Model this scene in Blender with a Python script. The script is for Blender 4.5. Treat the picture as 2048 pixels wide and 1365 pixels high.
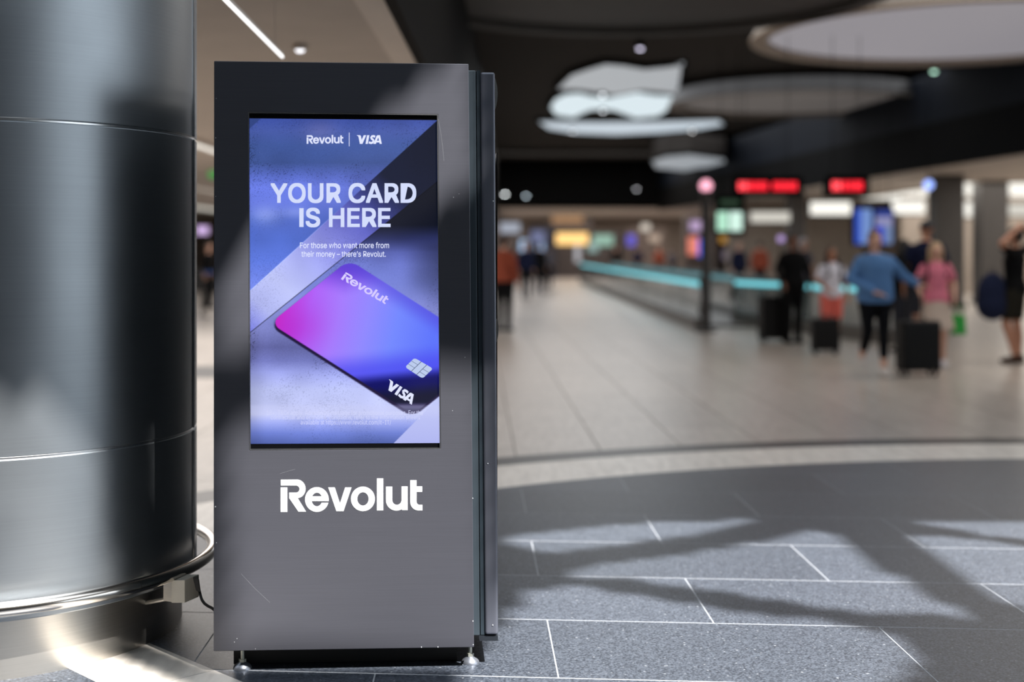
import bpy, bmesh, math, random, os
import numpy as np
from mathutils import Vector, Matrix
from mathutils.geometry import tessellate_polygon

random.seed(7)
for _o in list(bpy.data.objects):
    bpy.data.objects.remove(_o, do_unlink=True)
SC = bpy.context.scene
COL = SC.collection

# ------------------------------------------------------------------ camera
FPX, CX, HY, CAM_H = 2700.0, 1024.0, 505.0, 1.39      # focal length in pixels, principal column, horizon row, eye height
W, HGT = 2048.0, 1365.0
cam_d = bpy.data.cameras.new('camera')
cam_d.sensor_width = 36.0
cam_d.lens = 36.0 * FPX / W
cam_d.shift_y = -(HGT / 2 - HY) / W
cam_d.clip_end = 400
cam_d.dof.use_dof = True
cam_d.dof.focus_distance = 4.60
cam_d.dof.aperture_fstop = 1.08
cam = bpy.data.objects.new('camera', cam_d)
cam.location = (0, 0, CAM_H)
cam.rotation_euler = (math.radians(90), 0, 0)
COL.objects.link(cam)
SC.camera = cam

# ------------------------------------------------------------------ exposure, world, sun
SC.view_settings.view_transform = 'Standard'
SC.view_settings.look = 'None'
SC.view_settings.gamma = 1.0
SC.view_settings.use_curve_mapping = False
SC.view_settings.exposure = 0.0
SC.cycles.max_bounces = 6
SC.cycles.sample_clamp_indirect = 6.0
SC.cycles.caustics_reflective = False
SC.cycles.caustics_refractive = False

wd = bpy.data.worlds.new('sky')
SC.world = wd
wd.use_nodes = True
bg = wd.node_tree.nodes['Background']
bg.inputs[0].default_value = (0.84, 0.93, 1.0, 1)
bg.inputs[1].default_value = 2.7

SUN_EL = math.radians(52)
HEAD = Vector((-0.68, 0.733, 0)).normalized()         # where the sunlight travels to
SUN_DIR = HEAD * math.cos(SUN_EL) + Vector((0, 0, -math.sin(SUN_EL)))
TO_SUN = -SUN_DIR
sd = bpy.data.lights.new('sun', 'SUN')
sd.energy = 16.0
sd.angle = math.radians(0.55)
sd.color = (1.0, 0.965, 0.92)
so = bpy.data.objects.new('sun', sd)
so.location = (20, -20, 30)
so.rotation_euler = SUN_DIR.to_track_quat('-Z', 'Y').to_euler()
COL.objects.link(so)


def area(name, loc, size, energy, color=(1, 1, 1), rot=(0, 0, 0), shape='RECTANGLE'):
    d = bpy.data.lights.new(name, 'AREA')
    d.shape = shape
    d.size = size[0]
    d.size_y = size[1]
    d.energy = energy
    d.color = color
    o = bpy.data.objects.new(name, d)
    o.location = loc
    o.rotation_euler = rot
    COL.objects.link(o)
    return o


# area lights without fixtures, added to fill the hall from above
area('hall_ceiling_fill', (6.5, 19, 5.35), (12, 10), 820, (1.0, 0.93, 0.86))
area('hall_ceiling_fill', (3.0, 38, 5.35), (16, 18), 1250, (0.94, 0.96, 1.0))
area('shop_fill', (3.0, 70, 3.3), (18, 14), 1300, (1.0, 0.92, 0.86))  # added to brighten the far shop zone
area('hall_ceiling_fill', (4.0, 54, 5.35), (12, 8), 700, (1.0, 0.95, 0.9))
area('low_ceiling_fill', (-6.0, 16, 2.80), (8, 16), 800, (1.0, 0.96, 0.93))
area('low_ceiling_fill', (-6.0, 38, 2.80), (8, 20), 600, (1.0, 0.96, 0.93))
area('low_ceiling_fill', (15.0, 34, 3.2), (7, 22), 900, (1.0, 0.94, 0.86))
area('roof_fill', (2.0, 3.0, 8.7), (14, 10), 620, (0.82, 0.91, 1.0))  # added overhead fill for the foreground ambient


# ------------------------------------------------------------------ projection helpers (pixel of the 2048x1365 frame -> point of the place)
def at(x, y, d):
    """point seen at pixel (x, y), d metres down the hall"""
    return Vector(((x - CX) * d / FPX, d, CAM_H - (y - HY) * d / FPX))


def onfloor(x, y, h=0.0):
    d = FPX * (CAM_H - h) / (y - HY)
    return Vector(((x - CX) * d / FPX, d, h))


PXL, PDL, PSL = -0.979, 4.433, 0.0608                   # advertising panel: left edge, its distance, its turn
PN = Vector((PSL, -1, 0)).normalized()
PU = Vector((1, PSL, 0)).normalized()


def onpanel(x, y, off=0.0):
    u = (x - CX) / FPX
    t = (PDL - PSL * PXL) / (1 - PSL * u)
    return Vector((t * u, t, CAM_H - t * (y - HY) / FPX)) + PN * off


def K(a, b, h):
    """machine frame: a along the panel from its left edge, b behind its face, h above the floor"""
    p = Vector((PXL, PDL, 0)) + PU * a - PN * b
    return Vector((p.x, p.y, h))


# ------------------------------------------------------------------ materials
def lin(c):
    return tuple((v / 255 / 12.92) if v / 255 <= 0.04045 else ((v / 255 + 0.055) / 1.055) ** 2.4 for v in c)


MATS = {}


def mat(name, rgb, rough=0.5, metal=0.0, emit=None, es=1.0, spec=0.5, noise=None, bump=0.0, coat=0.0, alpha=1.0, transmission=0.0):
    """rgb in sRGB 0..255; noise=(scale, amount, (sx,sy,sz))"""
    if name in MATS:
        return MATS[name]
    m = bpy.data.materials.new(name)
    m.use_nodes = True
    nt = m.node_tree
    b = nt.nodes['Principled BSDF']
    c = lin(rgb)
    b.inputs['Base Color'].default_value = (*c, 1)
    b.inputs['Roughness'].default_value = rough
    b.inputs['Metallic'].default_value = metal
    b.inputs['Specular IOR Level'].default_value = spec
    if coat:
        b.inputs['Coat Weight'].default_value = coat
        b.inputs['Coat Roughness'].default_value = 0.08
    if transmission:
        b.inputs['Transmission Weight'].default_value = transmission
    if alpha < 1:
        b.inputs['Alpha'].default_value = alpha
    if emit:
        b.inputs['Emission Color'].default_value = (*lin(emit), 1)
        b.inputs['Emission Strength'].default_value = es
    if noise:
        sc, amt, st = noise
        tc = nt.nodes.new('ShaderNodeTexCoord')
        mp = nt.nodes.new('ShaderNodeMapping')
        mp.inputs['Scale'].default_value = st
        nz = nt.nodes.new('ShaderNodeTexNoise')
        nz.inputs['Scale'].default_value = sc
        nz.inputs['Detail'].default_value = 5
        rp = nt.nodes.new('ShaderNodeValToRGB')
        lo, hi = 1 - amt, 1 + amt
        rp.color_ramp.elements[0].position = 0.3
        rp.color_ramp.elements[1].position = 0.7
        rp.color_ramp.elements[0].color = (c[0] * lo, c[1] * lo, c[2] * lo, 1)
        rp.color_ramp.elements[1].color = (min(c[0] * hi, 1), min(c[1] * hi, 1), min(c[2] * hi, 1), 1)
        nt.links.new(tc.outputs['Object'], mp.inputs[0])
        nt.links.new(mp.outputs[0], nz.inputs['Vector'])
        nt.links.new(nz.outputs['Fac'], rp.inputs[0])
        nt.links.new(rp.outputs[0], b.inputs['Base Color'])
        if bump:
            bp = nt.nodes.new('ShaderNodeBump')
            bp.inputs['Strength'].default_value = bump
            bp.inputs['Distance'].default_value = 0.01
            nt.links.new(nz.outputs['Fac'], bp.inputs['Height'])
            nt.links.new(bp.outputs[0], b.inputs['Normal'])
    MATS[name] = m
    return m


def glow(name, rgb, es=1.0):
    return mat(name, (10, 10, 10), 0.5, 0, rgb, es)


def granite_material():
    m = bpy.data.materials.new('dark_granite')
    m.use_nodes = True
    nt = m.node_tree
    b = nt.nodes['Principled BSDF']
    tc = nt.nodes.new('ShaderNodeTexCoord')
    gm = nt.nodes.new('ShaderNodeNewGeometry')
    oi = nt.nodes.new('ShaderNodeObjectInfo')
    n1 = nt.nodes.new('ShaderNodeTexNoise')
    n1.inputs['Scale'].default_value = 130
    n1.inputs['Detail'].default_value = 3
    r1 = nt.nodes.new('ShaderNodeValToRGB')
    r1.color_ramp.elements[0].position = 0.36
    r1.color_ramp.elements[1].position = 0.64
    r1.color_ramp.elements[0].color = (*lin((43, 48, 57)), 1)
    r1.color_ramp.elements[1].color = (*lin((88, 95, 106)), 1)
    vo = nt.nodes.new('ShaderNodeTexVoronoi')
    vo.inputs['Scale'].default_value = 48
    vo.inputs['Randomness'].default_value = 1
    r2 = nt.nodes.new('ShaderNodeValToRGB')
    r2.color_ramp.elements[0].position = 0.17
    r2.color_ramp.elements[1].position = 0.25
    r2.color_ramp.elements[0].color = (1, 1, 1, 1)
    r2.color_ramp.elements[1].color = (0, 0, 0, 1)
    n2 = nt.nodes.new('ShaderNodeTexNoise')
    n2.inputs['Scale'].default_value = 60
    r3 = nt.nodes.new('ShaderNodeValToRGB')
    r3.color_ramp.elements[0].position = 0.54
    r3.color_ramp.elements[1].position = 0.70
    mu = nt.nodes.new('ShaderNodeMath')
    mu.operation = 'MULTIPLY'
    mx = nt.nodes.new('ShaderNodeMix')
    mx.data_type = 'RGBA'
    mx.inputs['B'].default_value = (*lin((158, 162, 168)), 1)
    hv = nt.nodes.new('ShaderNodeHueSaturation')
    mr = nt.nodes.new('ShaderNodeMapRange')
    mr.inputs['To Min'].default_value = 0.9
    mr.inputs['To Max'].default_value = 1.08
    L = nt.links.new
    for n in (n1, n2, vo):
        L(gm.outputs['Position'], n.inputs['Vector'])
    L(n1.outputs['Fac'], r1.inputs[0])
    L(vo.outputs['Distance'], r2.inputs[0])
    L(n2.outputs['Fac'], r3.inputs[0])
    L(r2.outputs[0], mu.inputs[0])
    L(r3.outputs[0], mu.inputs[1])
    L(mu.outputs[0], mx.inputs['Factor'])
    L(r1.outputs[0], mx.inputs['A'])
    L(oi.outputs['Random'], mr.inputs[0])
    L(mr.outputs[0], hv.inputs['Value'])
    L(mx.outputs['Result'], hv.inputs['Color'])
    L(hv.outputs[0], b.inputs['Base Color'])
    b.inputs['Roughness'].default_value = 0.38
    b.inputs['Specular IOR Level'].default_value = 0.5
    bp = nt.nodes.new('ShaderNodeBump')
    bp.inputs['Strength'].default_value = 0.15
    bp.inputs['Distance'].default_value = 0.003
    L(n1.outputs['Fac'], bp.inputs['Height'])
    L(bp.outputs[0], b.inputs['Normal'])
    return m


def stone_material(name, rgb, rough, var=0.07, joints=False):
    """pale stone with lengthwise veins; every piece a shade of its own"""
    m = bpy.data.materials.new(name)
    m.use_nodes = True
    nt = m.node_tree
    b = nt.nodes['Principled BSDF']
    L = nt.links.new
    gm = nt.nodes.new('ShaderNodeNewGeometry')
    oi = nt.nodes.new('ShaderNodeObjectInfo')
    mp = nt.nodes.new('ShaderNodeMapping')
    mp.inputs['Scale'].default_value = (7.0, 0.9, 1)
    nz = nt.nodes.new('ShaderNodeTexNoise')
    nz.inputs['Scale'].default_value = 3.0
    nz.inputs['Detail'].default_value = 8
    nz.inputs['Distortion'].default_value = 0.6
    rp = nt.nodes.new('ShaderNodeValToRGB')
    c = lin(rgb)
    rp.color_ramp.elements[0].position = 0.3
    rp.color_ramp.elements[1].position = 0.72
    rp.color_ramp.elements[0].color = (c[0] * .84, c[1] * .83, c[2] * .82, 1)
    rp.color_ramp.elements[1].color = (min(1, c[0] * 1.12), min(1, c[1] * 1.12), min(1, c[2] * 1.12), 1)
    hv = nt.nodes.new('ShaderNodeHueSaturation')
    mr = nt.nodes.new('ShaderNodeMapRange')
    mr.inputs['To Min'].default_value = 1 - var
    mr.inputs['To Max'].default_value = 1 + var
    L(gm.outputs['Position'], mp.inputs[0])
    L(mp.outputs[0], nz.inputs['Vector'])
    L(nz.outputs['Fac'], rp.inputs[0])
    L(rp.outputs[0], hv.inputs['Color'])
    L(oi.outputs['Random'], mr.inputs[0])
    L(mr.outputs[0], hv.inputs['Value'])
    out = hv.outputs[0]
    if joints:
        br = nt.nodes.new('ShaderNodeTexBrick')
        br.inputs['Scale'].default_value = 1.0
        br.inputs['Mortar Size'].default_value = 0.008
        br.inputs['Brick Width'].default_value = 1.8
        br.inputs['Row Height'].default_value = 0.58
        br.inputs['Color1'].default_value = (1, 1, 1, 1)
        br.inputs['Color2'].default_value = (.9, .9, .9, 1)
        br.inputs['Mortar'].default_value = (.45, .42, .4, 1)
        m2 = nt.nodes.new('ShaderNodeMapping')
        m2.inputs['Rotation'].default_value = (0, 0, math.radians(90))
        L(gm.outputs['Position'], m2.inputs[0])
        L(m2.outputs[0], br.inputs['Vector'])
        mm = nt.nodes.new('ShaderNodeMix')
        mm.data_type = 'RGBA'
        mm.blend_type = 'MULTIPLY'
        mm.inputs['Factor'].default_value = 1
        L(out, mm.inputs['A'])
        L(br.outputs['Color'], mm.inputs['B'])
        out = mm.outputs['Result']
    L(out, b.inputs['Base Color'])
    b.inputs['Roughness'].default_value = rough
    return m


def brushed(name, rgb, rough, metal, axis, scale=90, amt=0.10, bump=0.06, spec=0.5):
    """brushed sheet: fine streaks along one axis"""
    m = bpy.data.materials.new(name)
    m.use_nodes = True
    nt = m.node_tree
    b = nt.nodes['Principled BSDF']
    L = nt.links.new
    gm = nt.nodes.new('ShaderNodeNewGeometry')
    mp = nt.nodes.new('ShaderNodeMapping')
    st = {'h': (0.04, 0.04, 4.0), 'v': (4.0, 4.0, 0.04)}[axis]
    mp.inputs['Scale'].default_value = st
    nz = nt.nodes.new('ShaderNodeTexNoise')
    nz.inputs['Scale'].default_value = scale
    nz.inputs['Detail'].default_value = 4
    rp = nt.nodes.new('ShaderNodeMapRange')
    rp.inputs['From Min'].default_value = 0.3
    rp.inputs['From Max'].default_value = 0.7
    rp.inputs['To Min'].default_value = 1 - amt
    rp.inputs['To Max'].default_value = 1 + amt
    big = nt.nodes.new('ShaderNodeTexNoise')
    big.inputs['Scale'].default_value = 2.2
    big.inputs['Detail'].default_value = 3
    rr = nt.nodes.new('ShaderNodeMapRange')
    rr.inputs['To Min'].default_value = rough - 0.07
    rr.inputs['To Max'].default_value = rough + 0.07
    mm = nt.nodes.new('ShaderNodeMix')
    mm.data_type = 'RGBA'
    mm.blend_type = 'MULTIPLY'
    mm.inputs['Factor'].default_value = 1
    mm.inputs['A'].default_value = (*lin(rgb), 1)
    L(gm.outputs['Position'], mp.inputs[0])
    L(mp.outputs[0], nz.inputs['Vector'])
    L(gm.outputs['Position'], big.inputs['Vector'])
    L(big.outputs['Fac'], rr.inputs[0])
    L(rr.outputs[0], b.inputs['Roughness'])
    L(nz.outputs['Fac'], rp.inputs[0])
    L(rp.outputs[0], mm.inputs['B'])
    L(mm.outputs['Result'], b.inputs['Base Color'])
    b.inputs['Metallic'].default_value = metal
    b.inputs['Specular IOR Level'].default_value = spec
    if bump:
        bp = nt.nodes.new('ShaderNodeBump')
        bp.inputs['Strength'].default_value = bump
        bp.inputs['Distance'].default_value = 0.002
        L(nz.outputs['Fac'], bp.inputs['Height'])
        L(bp.outputs[0], b.inputs['Normal'])
    return m


# ------------------------------------------------------------------ mesh helpers
ORG = {}


class MB:
    def __init__(s):
        s.v, s.f = [], []

    def add(s, v, f):
        n = len(s.v)
        s.v += [Vector(p) for p in v]
        s.f += [tuple(i + n for i in q) for q in f]
        return s

    def hexa(s, lo, hi):
        """lo, hi: four corners each"""
        return s.add(list(lo) + list(hi), [(3, 2, 1, 0), (4, 5, 6, 7), (0, 1, 5, 4), (1, 2, 6, 5), (2, 3, 7, 6), (3, 0, 4, 7)])

    def box(s, x0, x1, y0, y1, z0, z1):
        return s.hexa([(x0, y0, z0), (x1, y0, z0), (x1, y1, z0), (x0, y1, z0)], [(x0, y0, z1), (x1, y0, z1), (x1, y1, z1), (x0, y1, z1)])

    def prism(s, loops, vec):
        """flat polygon (list of loops, the first the outline) pushed along vec"""
        vec = Vector(vec)
        pts = [Vector(p) for l in loops for p in l]
        n = len(pts)
        tri = tessellate_polygon([[Vector(p) for p in l] for l in loops])
        f = [tuple(t) for t in tri] + [tuple(i + n for i in reversed(t)) for t in tri]
        k = 0
        for l in loops:
            m = len(l)
            for i in range(m):
                a, b2 = k + i, k + (i + 1) % m
                f.append((a, b2, b2 + n, a + n))
            k += m
        return s.add(pts + [p + vec for p in pts], f)

    def tube(s, path, r, seg=10, closed=False, caps=True):
        path = [Vector(p) for p in path]
        n = len(path)
        rings = []
        up = Vector((0, 0, 1))
        for i, p in enumerate(path):
            a = path[(i - 1) % n] if (closed or i > 0) else path[i]
            b2 = path[(i + 1) % n] if (closed or i < n - 1) else path[i]
            t = (b2 - a).normalized()
            u = t.cross(up)
            if u.length < 1e-3:
                u = t.cross(Vector((0, 1, 0)))
            u.normalize()
            w = u.cross(t).normalized()
            rr = r[i] if isinstance(r, (list, tuple)) else r
            rings.append([p + (u * math.cos(2 * math.pi * k / seg) + w * math.sin(2 * math.pi * k / seg)) * rr for k in range(seg)])
        v = [q for g in rings for q in g]
        f = []
        for i in range(n if closed else n - 1):
            j = (i + 1) % n
            for k in range(seg):
                l = (k + 1) % seg
                f.append((i * seg + k, i * seg + l, j * seg + l, j * seg + k))
        if caps and not closed:
            f.append(tuple(range(seg - 1, -1, -1)))
            f.append(tuple((n - 1) * seg + k for k in range(seg)))
        return s.add(v, f)

    def lathe(s, c, prof, seg=32, a0=0.0, a1=2 * math.pi):
        """prof: (radius, height) pairs"""
        c = Vector(c)
        full = abs(a1 - a0 - 2 * math.pi) < 1e-6
        m = seg if full else seg + 1
        v = []
        for r, h in prof:
            for k in range(m):
                a = a0 + (a1 - a0) * k / seg
                v.append(c + Vector((r * math.cos(a), r * math.sin(a), h)))
        f = []
        for i in range(len(prof) - 1):
            for k in range(seg):
                l = (k + 1) % m
                f.append((i * m + k, i * m + l, (i + 1) * m + l, (i + 1) * m + k))
        if full:
            if prof[0][0] > 1e-6:
                f.append(tuple(range(m - 1, -1, -1)))
            if prof[-1][0] > 1e-6:
                f.append(tuple((len(prof) - 1) * m + k for k in range(m)))
        return s.add(v, f)

    def ball(s, c, r, seg=14, rings=8):
        c = Vector(c)
        if not isinstance(r, (tuple, list)):
            r = (r, r, r)
        v = [c + Vector((0, 0, -r[2]))]
        for i in range(1, rings):
            t = -math.pi / 2 + math.pi * i / rings
            for k in range(seg):
                a = 2 * math.pi * k / seg
                v.append(c + Vector((r[0] * math.cos(t) * math.cos(a), r[1] * math.cos(t) * math.sin(a), r[2] * math.sin(t))))
        v.append(c + Vector((0, 0, r[2])))
        f = []
        for k in range(seg):
            f.append((0, 1 + (k + 1) % seg, 1 + k))
        for i in range(rings - 2):
            for k in range(seg):
                a, b2 = 1 + i * seg + k, 1 + i * seg + (k + 1) % seg
                f.append((a, b2, b2 + seg, a + seg))
        n = len(v) - 1
        o = 1 + (rings - 2) * seg
        for k in range(seg):
            f.append((o + k, o + (k + 1) % seg, n))
        return s.add(v, f)

    def limb(s, p0, p1, r0, r1, seg=14):
        p0, p1 = Vector(p0), Vector(p1)
        s.tube([p0, p1], [r0, r1], seg)
        s.ball(p0, r0, seg, 8)
        s.ball(p1, r1, seg, 8)
        return s

    def loft(s, rings, seg=24):
        """rings: (cx, cy, z, rx, ry)"""
        v, f = [], []
        for cx, cy, z, rx, ry in rings:
            for k in range(seg):
                a = 2 * math.pi * k / seg
                v.append(Vector((cx + rx * math.cos(a), cy + ry * math.sin(a), z)))
        n = len(rings)
        for i in range(n - 1):
            for k in range(seg):
                l = (k + 1) % seg
                f.append((i * seg + k, i * seg + l, (i + 1) * seg + l, (i + 1) * seg + k))
        f.append(tuple(range(seg - 1, -1, -1)))
        f.append(tuple((n - 1) * seg + k for k in range(seg)))
        return s.add(v, f)

    def build(s, name, m, parent=None, smooth=False, local=False, bevel=0.0, bseg=2):
        me = bpy.data.meshes.new(name)
        o0 = Vector((0, 0, 0))
        if parent is not None and not local:
            o0 = ORG.get(parent.name, o0)
        me.from_pydata([tuple(p - o0) for p in s.v], [], s.f)
        me.update()
        if m is not None:
            me.materials.append(m)
        if bevel:
            b = bmesh.new()
            b.from_mesh(me)
            bmesh.ops.recalc_face_normals(b, faces=b.faces)
            es = [e for e in b.edges if e.is_manifold and e.calc_face_angle(0) > 0.6]
            bmesh.ops.bevel(b, geom=es, offset=bevel, segments=bseg, profile=0.6, affect='EDGES', clamp_overlap=True)
            b.to_mesh(me)
            b.free()
        if smooth:
            me.polygons.foreach_set('use_smooth', [True] * len(me.polygons))
            if smooth == 'auto':
                me.set_sharp_from_angle(angle=math.radians(35))
        o = bpy.data.objects.new(name, me)
        COL.objects.link(o)
        if parent is not None:
            o.parent = parent
            ORG[o.name] = o0
        return o


def thing(name, loc, label, cat, group=None, rz=0.0, scale=1.0):
    o = bpy.data.objects.new(name, None)
    o.empty_display_size = 0.1
    o.location = loc
    o.rotation_euler = (0, 0, rz)
    o.scale = (scale,) * 3
    COL.objects.link(o)
    tag(o, label, cat, group)
    ORG[o.name] = Vector(loc)
    return o


def tag(o, label=None, cat=None, group=None, kind=None):
    if label:
        o['label'] = label
    if cat:
        o['category'] = cat
    if group:
        o['group'] = group
    if kind:
        o['kind'] = kind
    return o


def struct(o, label, cat='structure'):
    o['kind'] = 'structure'
    o['label'] = label
    o['category'] = cat
    return o


def ellipse(cx, cy, rx, ry, a0, a1, n):
    return [(cx + rx * math.cos(math.radians(a0 + (a1 - a0) * i / n)), cy + ry * math.sin(math.radians(a0 + (a1 - a0) * i / n))) for i in range(n + 1)]


def stroke2(pts, w):
    """flat ribbon along a polyline, as polygons (2D)"""
    out = []
    n = len(pts)
    L_, R_ = [], []
    for i in range(n):
        a = Vector(pts[max(i - 1, 0)])
        b2 = Vector(pts[min(i + 1, n - 1)])
        t = (b2 - a).normalized()
        nn = Vector((-t.y, t.x)) * w / 2
        p = Vector(pts[i])
        L_.append(tuple(p + nn))
        R_.append(tuple(p - nn))
    return [L_ + R_[::-1]]

# ------------------------------------------------------------------ floor: dark granite disc, pale ring, dark band, pale planks
DC, R_IN, R_RING, R_BAND = Vector((3.63, 2.43, 0)), 6.633, 7.35, 7.66
M_GRANITE = granite_material()
M_PLANK = stone_material('pale_stone_plank', (182, 173, 164), 0.30)
M_FAR = stone_material('pale_stone_far', (180, 172, 165), 0.28, joints=True)
M_RING = stone_material('pale_stone_ring', (232, 225, 216), 0.33)
M_BAND = mat('dark_band_stone', (54, 52, 51), 0.35, noise=(40, 0.15, (1, 1, 1)))
M_BED = mat('plank_joint', (92, 84, 78), 0.8, noise=(30, 0.1, (1, 1, 1)))
M_GROUT = mat('tile_joint', (162, 166, 172), 0.8, noise=(60, 0.08, (1, 1, 1)))

floor = MB().box(-24, 24, -15, 95, -0.2, -0.003).build('floor', M_BED)
struct(floor, 'airport hall floor of pale planks around a dark granite circle', 'floor')
far = MB().box(-24, 24, 26.2, 95, -0.003, 0.0).build('far_paving', M_FAR, floor)
tag(far, kind='stuff')
MB().lathe((DC.x, DC.y, 0), [(R_IN, -0.003), (R_IN, 0.0027)], 120).build('tile_bed', M_GROUT, floor)


def clip_circle(poly, c, r, n=160):
    out = [Vector(p) for p in poly]
    for k in range(n):
        a = 2 * math.pi * k / n
        nrm = Vector((math.cos(a), math.sin(a), 0))
        lim = r
        res = []
        m = len(out)
        if m == 0:
            return []
        ds = [(p - c).dot(nrm) - lim for p in out]
        if max(ds) <= 0:
            continue
        for i in range(m):
            j = (i + 1) % m
            if ds[i] <= 0:
                res.append(out[i])
            if (ds[i] < 0 < ds[j]) or (ds[j] < 0 < ds[i]):
                t = ds[i] / (ds[i] - ds[j])
                res.append(out[i].lerp(out[j], t))
        out = res
    return out


ROW0, ROWP, ROWS, JP, JS, GAP = 4.408, 0.695, -0.078, 1.222, -0.028, 0.0032


def tile_corner(i, xj):
    """where row line i meets the joint line that crosses z=4.4 row at xj"""
    # joint: X = xj + JS*(Y-5), row: Y = ROW0 + ROWP*i + ROWS*X
    Y = (ROW0 + ROWP * i + ROWS * (xj - JS * 5)) / (1 - ROWS * JS)
    return Vector((xj + JS * (Y - 5), Y, 0))


def inset(poly, g):
    """convex counter-clockwise polygon moved in by g[i] at the edge from corner i"""
    n = len(poly)
    out = []
    for i in range(n):
        p0, p1, p2 = poly[i - 1], poly[i], poly[(i + 1) % n]
        d0, d1 = (p1 - p0).normalized(), (p2 - p1).normalized()
        n0, n1 = Vector((-d0.y, d0.x, 0)), Vector((-d1.y, d1.x, 0))
        g0, g1 = g[i - 1], g[i]
        # meet of the two shifted edges
        a, b_ = p1 + n0 * g0, p1 + n1 * g1
        cr = d0.x * d1.y - d0.y * d1.x
        w = b_ - a
        k = (w.x * d1.y - w.y * d1.x) / cr
        out.append(a + d0 * k)
    return out


TILE_ME = None
for i in range(-13, 8):
    off = 0.135 if i % 2 == 0 else 0.135 + JP / 2 + 0.01
    for j in range(-5, 10):
        x0, x1 = off + (j - 1) * JP, off + j * JP
        c = [tile_corner(i, x0), tile_corner(i, x1), tile_corner(i + 1, x1), tile_corner(i + 1, x0)]
        mid = sum(c, Vector()) / 4
        q = inset(c, (0.0042, 0.0026, 0.0042, 0.0026))
        if min((p - DC).length for p in q + [mid]) > R_IN:
            continue
        if all((p - DC).length < R_IN for p in q):
            if TILE_ME is None:
                o = MB().prism([[p - mid + Vector((0, 0, 0.0001)) for p in q]], (0, 0, 0.003)).build('granite_tile', M_GRANITE, floor, local=True)
                TILE_ME = o.data
            else:
                o = bpy.data.objects.new('granite_tile', TILE_ME)
                COL.objects.link(o)
                o.parent = floor
            o.location = (mid.x, mid.y, 0)
        else:
            q = clip_circle(q, DC, R_IN + 0.004)
            if len(q) > 2:
                MB().prism([[p + Vector((0, 0, 0.0001)) for p in q]], (0, 0, 0.003)).build('granite_tile', M_GRANITE, floor)


def ring_pieces(name, r0, r1, z0, z1, a_start, a_pitch, n, gap, m):
    me = None
    for k in range(n):
        a0 = math.radians(a_start + k * a_pitch)
        if me is None:
            g = gap / r0
            A = math.radians(a_pitch)
            inner = [Vector((r0 * math.cos(t), r0 * math.sin(t), z0)) for t in [g + (A - 2 * g) * i / 6 for i in range(7)]]
            outer = [Vector((r1 * math.cos(t), r1 * math.sin(t), z0)) for t in [g + (A - 2 * g) * i / 6 for i in range(7)]]
            o = MB().prism([outer + inner[::-1]], (0, 0, z1 - z0)).build(name, m, floor, local=True)
            me = o.data
        else:
            o = bpy.data.objects.new(name, me)
            COL.objects.link(o)
            o.parent = floor
        o.location = (DC.x, DC.y, 0)
        o.rotation_euler = (0, 0, a0)


ring_pieces('ring_stone', R_IN + 0.006, R_RING, -0.003, 0.0012, 97.9 - 9.3 * 7, 9.3, 20, 0.004, M_RING)
ring_pieces('band_stone', R_RING + 0.002, R_BAND, -0.003, 0.0012, 93.0 - 9.3 * 7, 9.3, 20, 0.001, M_BAND)

# pale ribbon of stone that runs up to the column
RD = Vector((0.386, -0.401, 0)).normalized()
ra, rb = Vector((-1.28, 4.78, 0)), Vector((-1.446, 4.462, 0))
rb = rb + RD * ((ra - rb).dot(RD))
for s0, s1 in ((-0.5, 0.42), (0.424, 1.34), (1.344, 2.26)):
    MB().prism([[ra + RD * s0 + Vector((0, 0, .002)), rb + RD * s0 + Vector((0, 0, .002)), rb + RD * s1 + Vector((0, 0, .002)), ra + RD * s1 + Vector((0, 0, .002))]], (0, 0, 0.002)).build('ribbon_stone', M_RING, floor)

# planks
PW, PLN = 0.60, 2.0
PME = None
for k in range(-26, 30):
    xi = 0.575 + PW * k
    st = (0.0, 1.0, 0.5, 1.4)[k % 4]
    for r in range(0, 12):
        y0 = 4.2 + st + r * PLN
        y1 = min(y0 + PLN, 26.2)
        if y0 > 25.8:
            continue
        ym = (y0 + y1) / 2
        xm = xi - 0.027 * ym
        if abs(xm) > 0.385 * y1 + 1.2 or (xm < -3.4 and y1 < 9):
            continue
        cs = [Vector((xm + sx * PW / 2, y, 0)) for sx in (-1, 1) for y in (y0, y1)]
        if max((p - DC).length for p in cs) < R_RING + 0.1:
            continue
        if y1 < 6.5 and xm > 0:
            continue
        if y1 - y0 > PLN - 1e-3:
            if PME is None:
                g = 0.004
                h = PLN / 2
                q = [Vector((-PW / 2 + g + .027 * h, -h + g, -0.01)), Vector((PW / 2 - g + .027 * h, -h + g, -0.01)), Vector((PW / 2 - g - .027 * h, h - g, -0.01)), Vector((-PW / 2 + g - .027 * h, h - g, -0.01))]
                o = MB().prism([q], (0, 0, 0.01)).build('stone_plank', M_PLANK, floor, local=True)
                PME = o.data
            else:
                o = bpy.data.objects.new('stone_plank', PME)
                COL.objects.link(o)
                o.parent = floor
            o.location = (xm, ym, 0)
        else:
            g = 0.004
            h = (y1 - y0) / 2
            q = [Vector((-PW / 2 + g + .027 * h, -h + g, -0.01)), Vector((PW / 2 - g + .027 * h, -h + g, -0.01)), Vector((PW / 2 - g - .027 * h, h - g, -0.01)), Vector((-PW / 2 + g - .027 * h, h - g, -0.01))]
            o = MB().prism([q], (0, 0, 0.01)).build('stone_plank', M_PLANK, floor, local=True)
            o.location = (xm, ym, 0)
# dark cross band seen between column and machine
MB().prism([[onfloor(330, 733) + Vector((0, 0, .0002)), onfloor(560, 733) + Vector((0, 0, .0002)), onfloor(560, 757) + Vector((0, 0, .0002)), onfloor(330, 757) + Vector((0, 0, .0002))]], (0, 0, 0.0012)).build('band_stone', M_BAND, floor)

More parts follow.
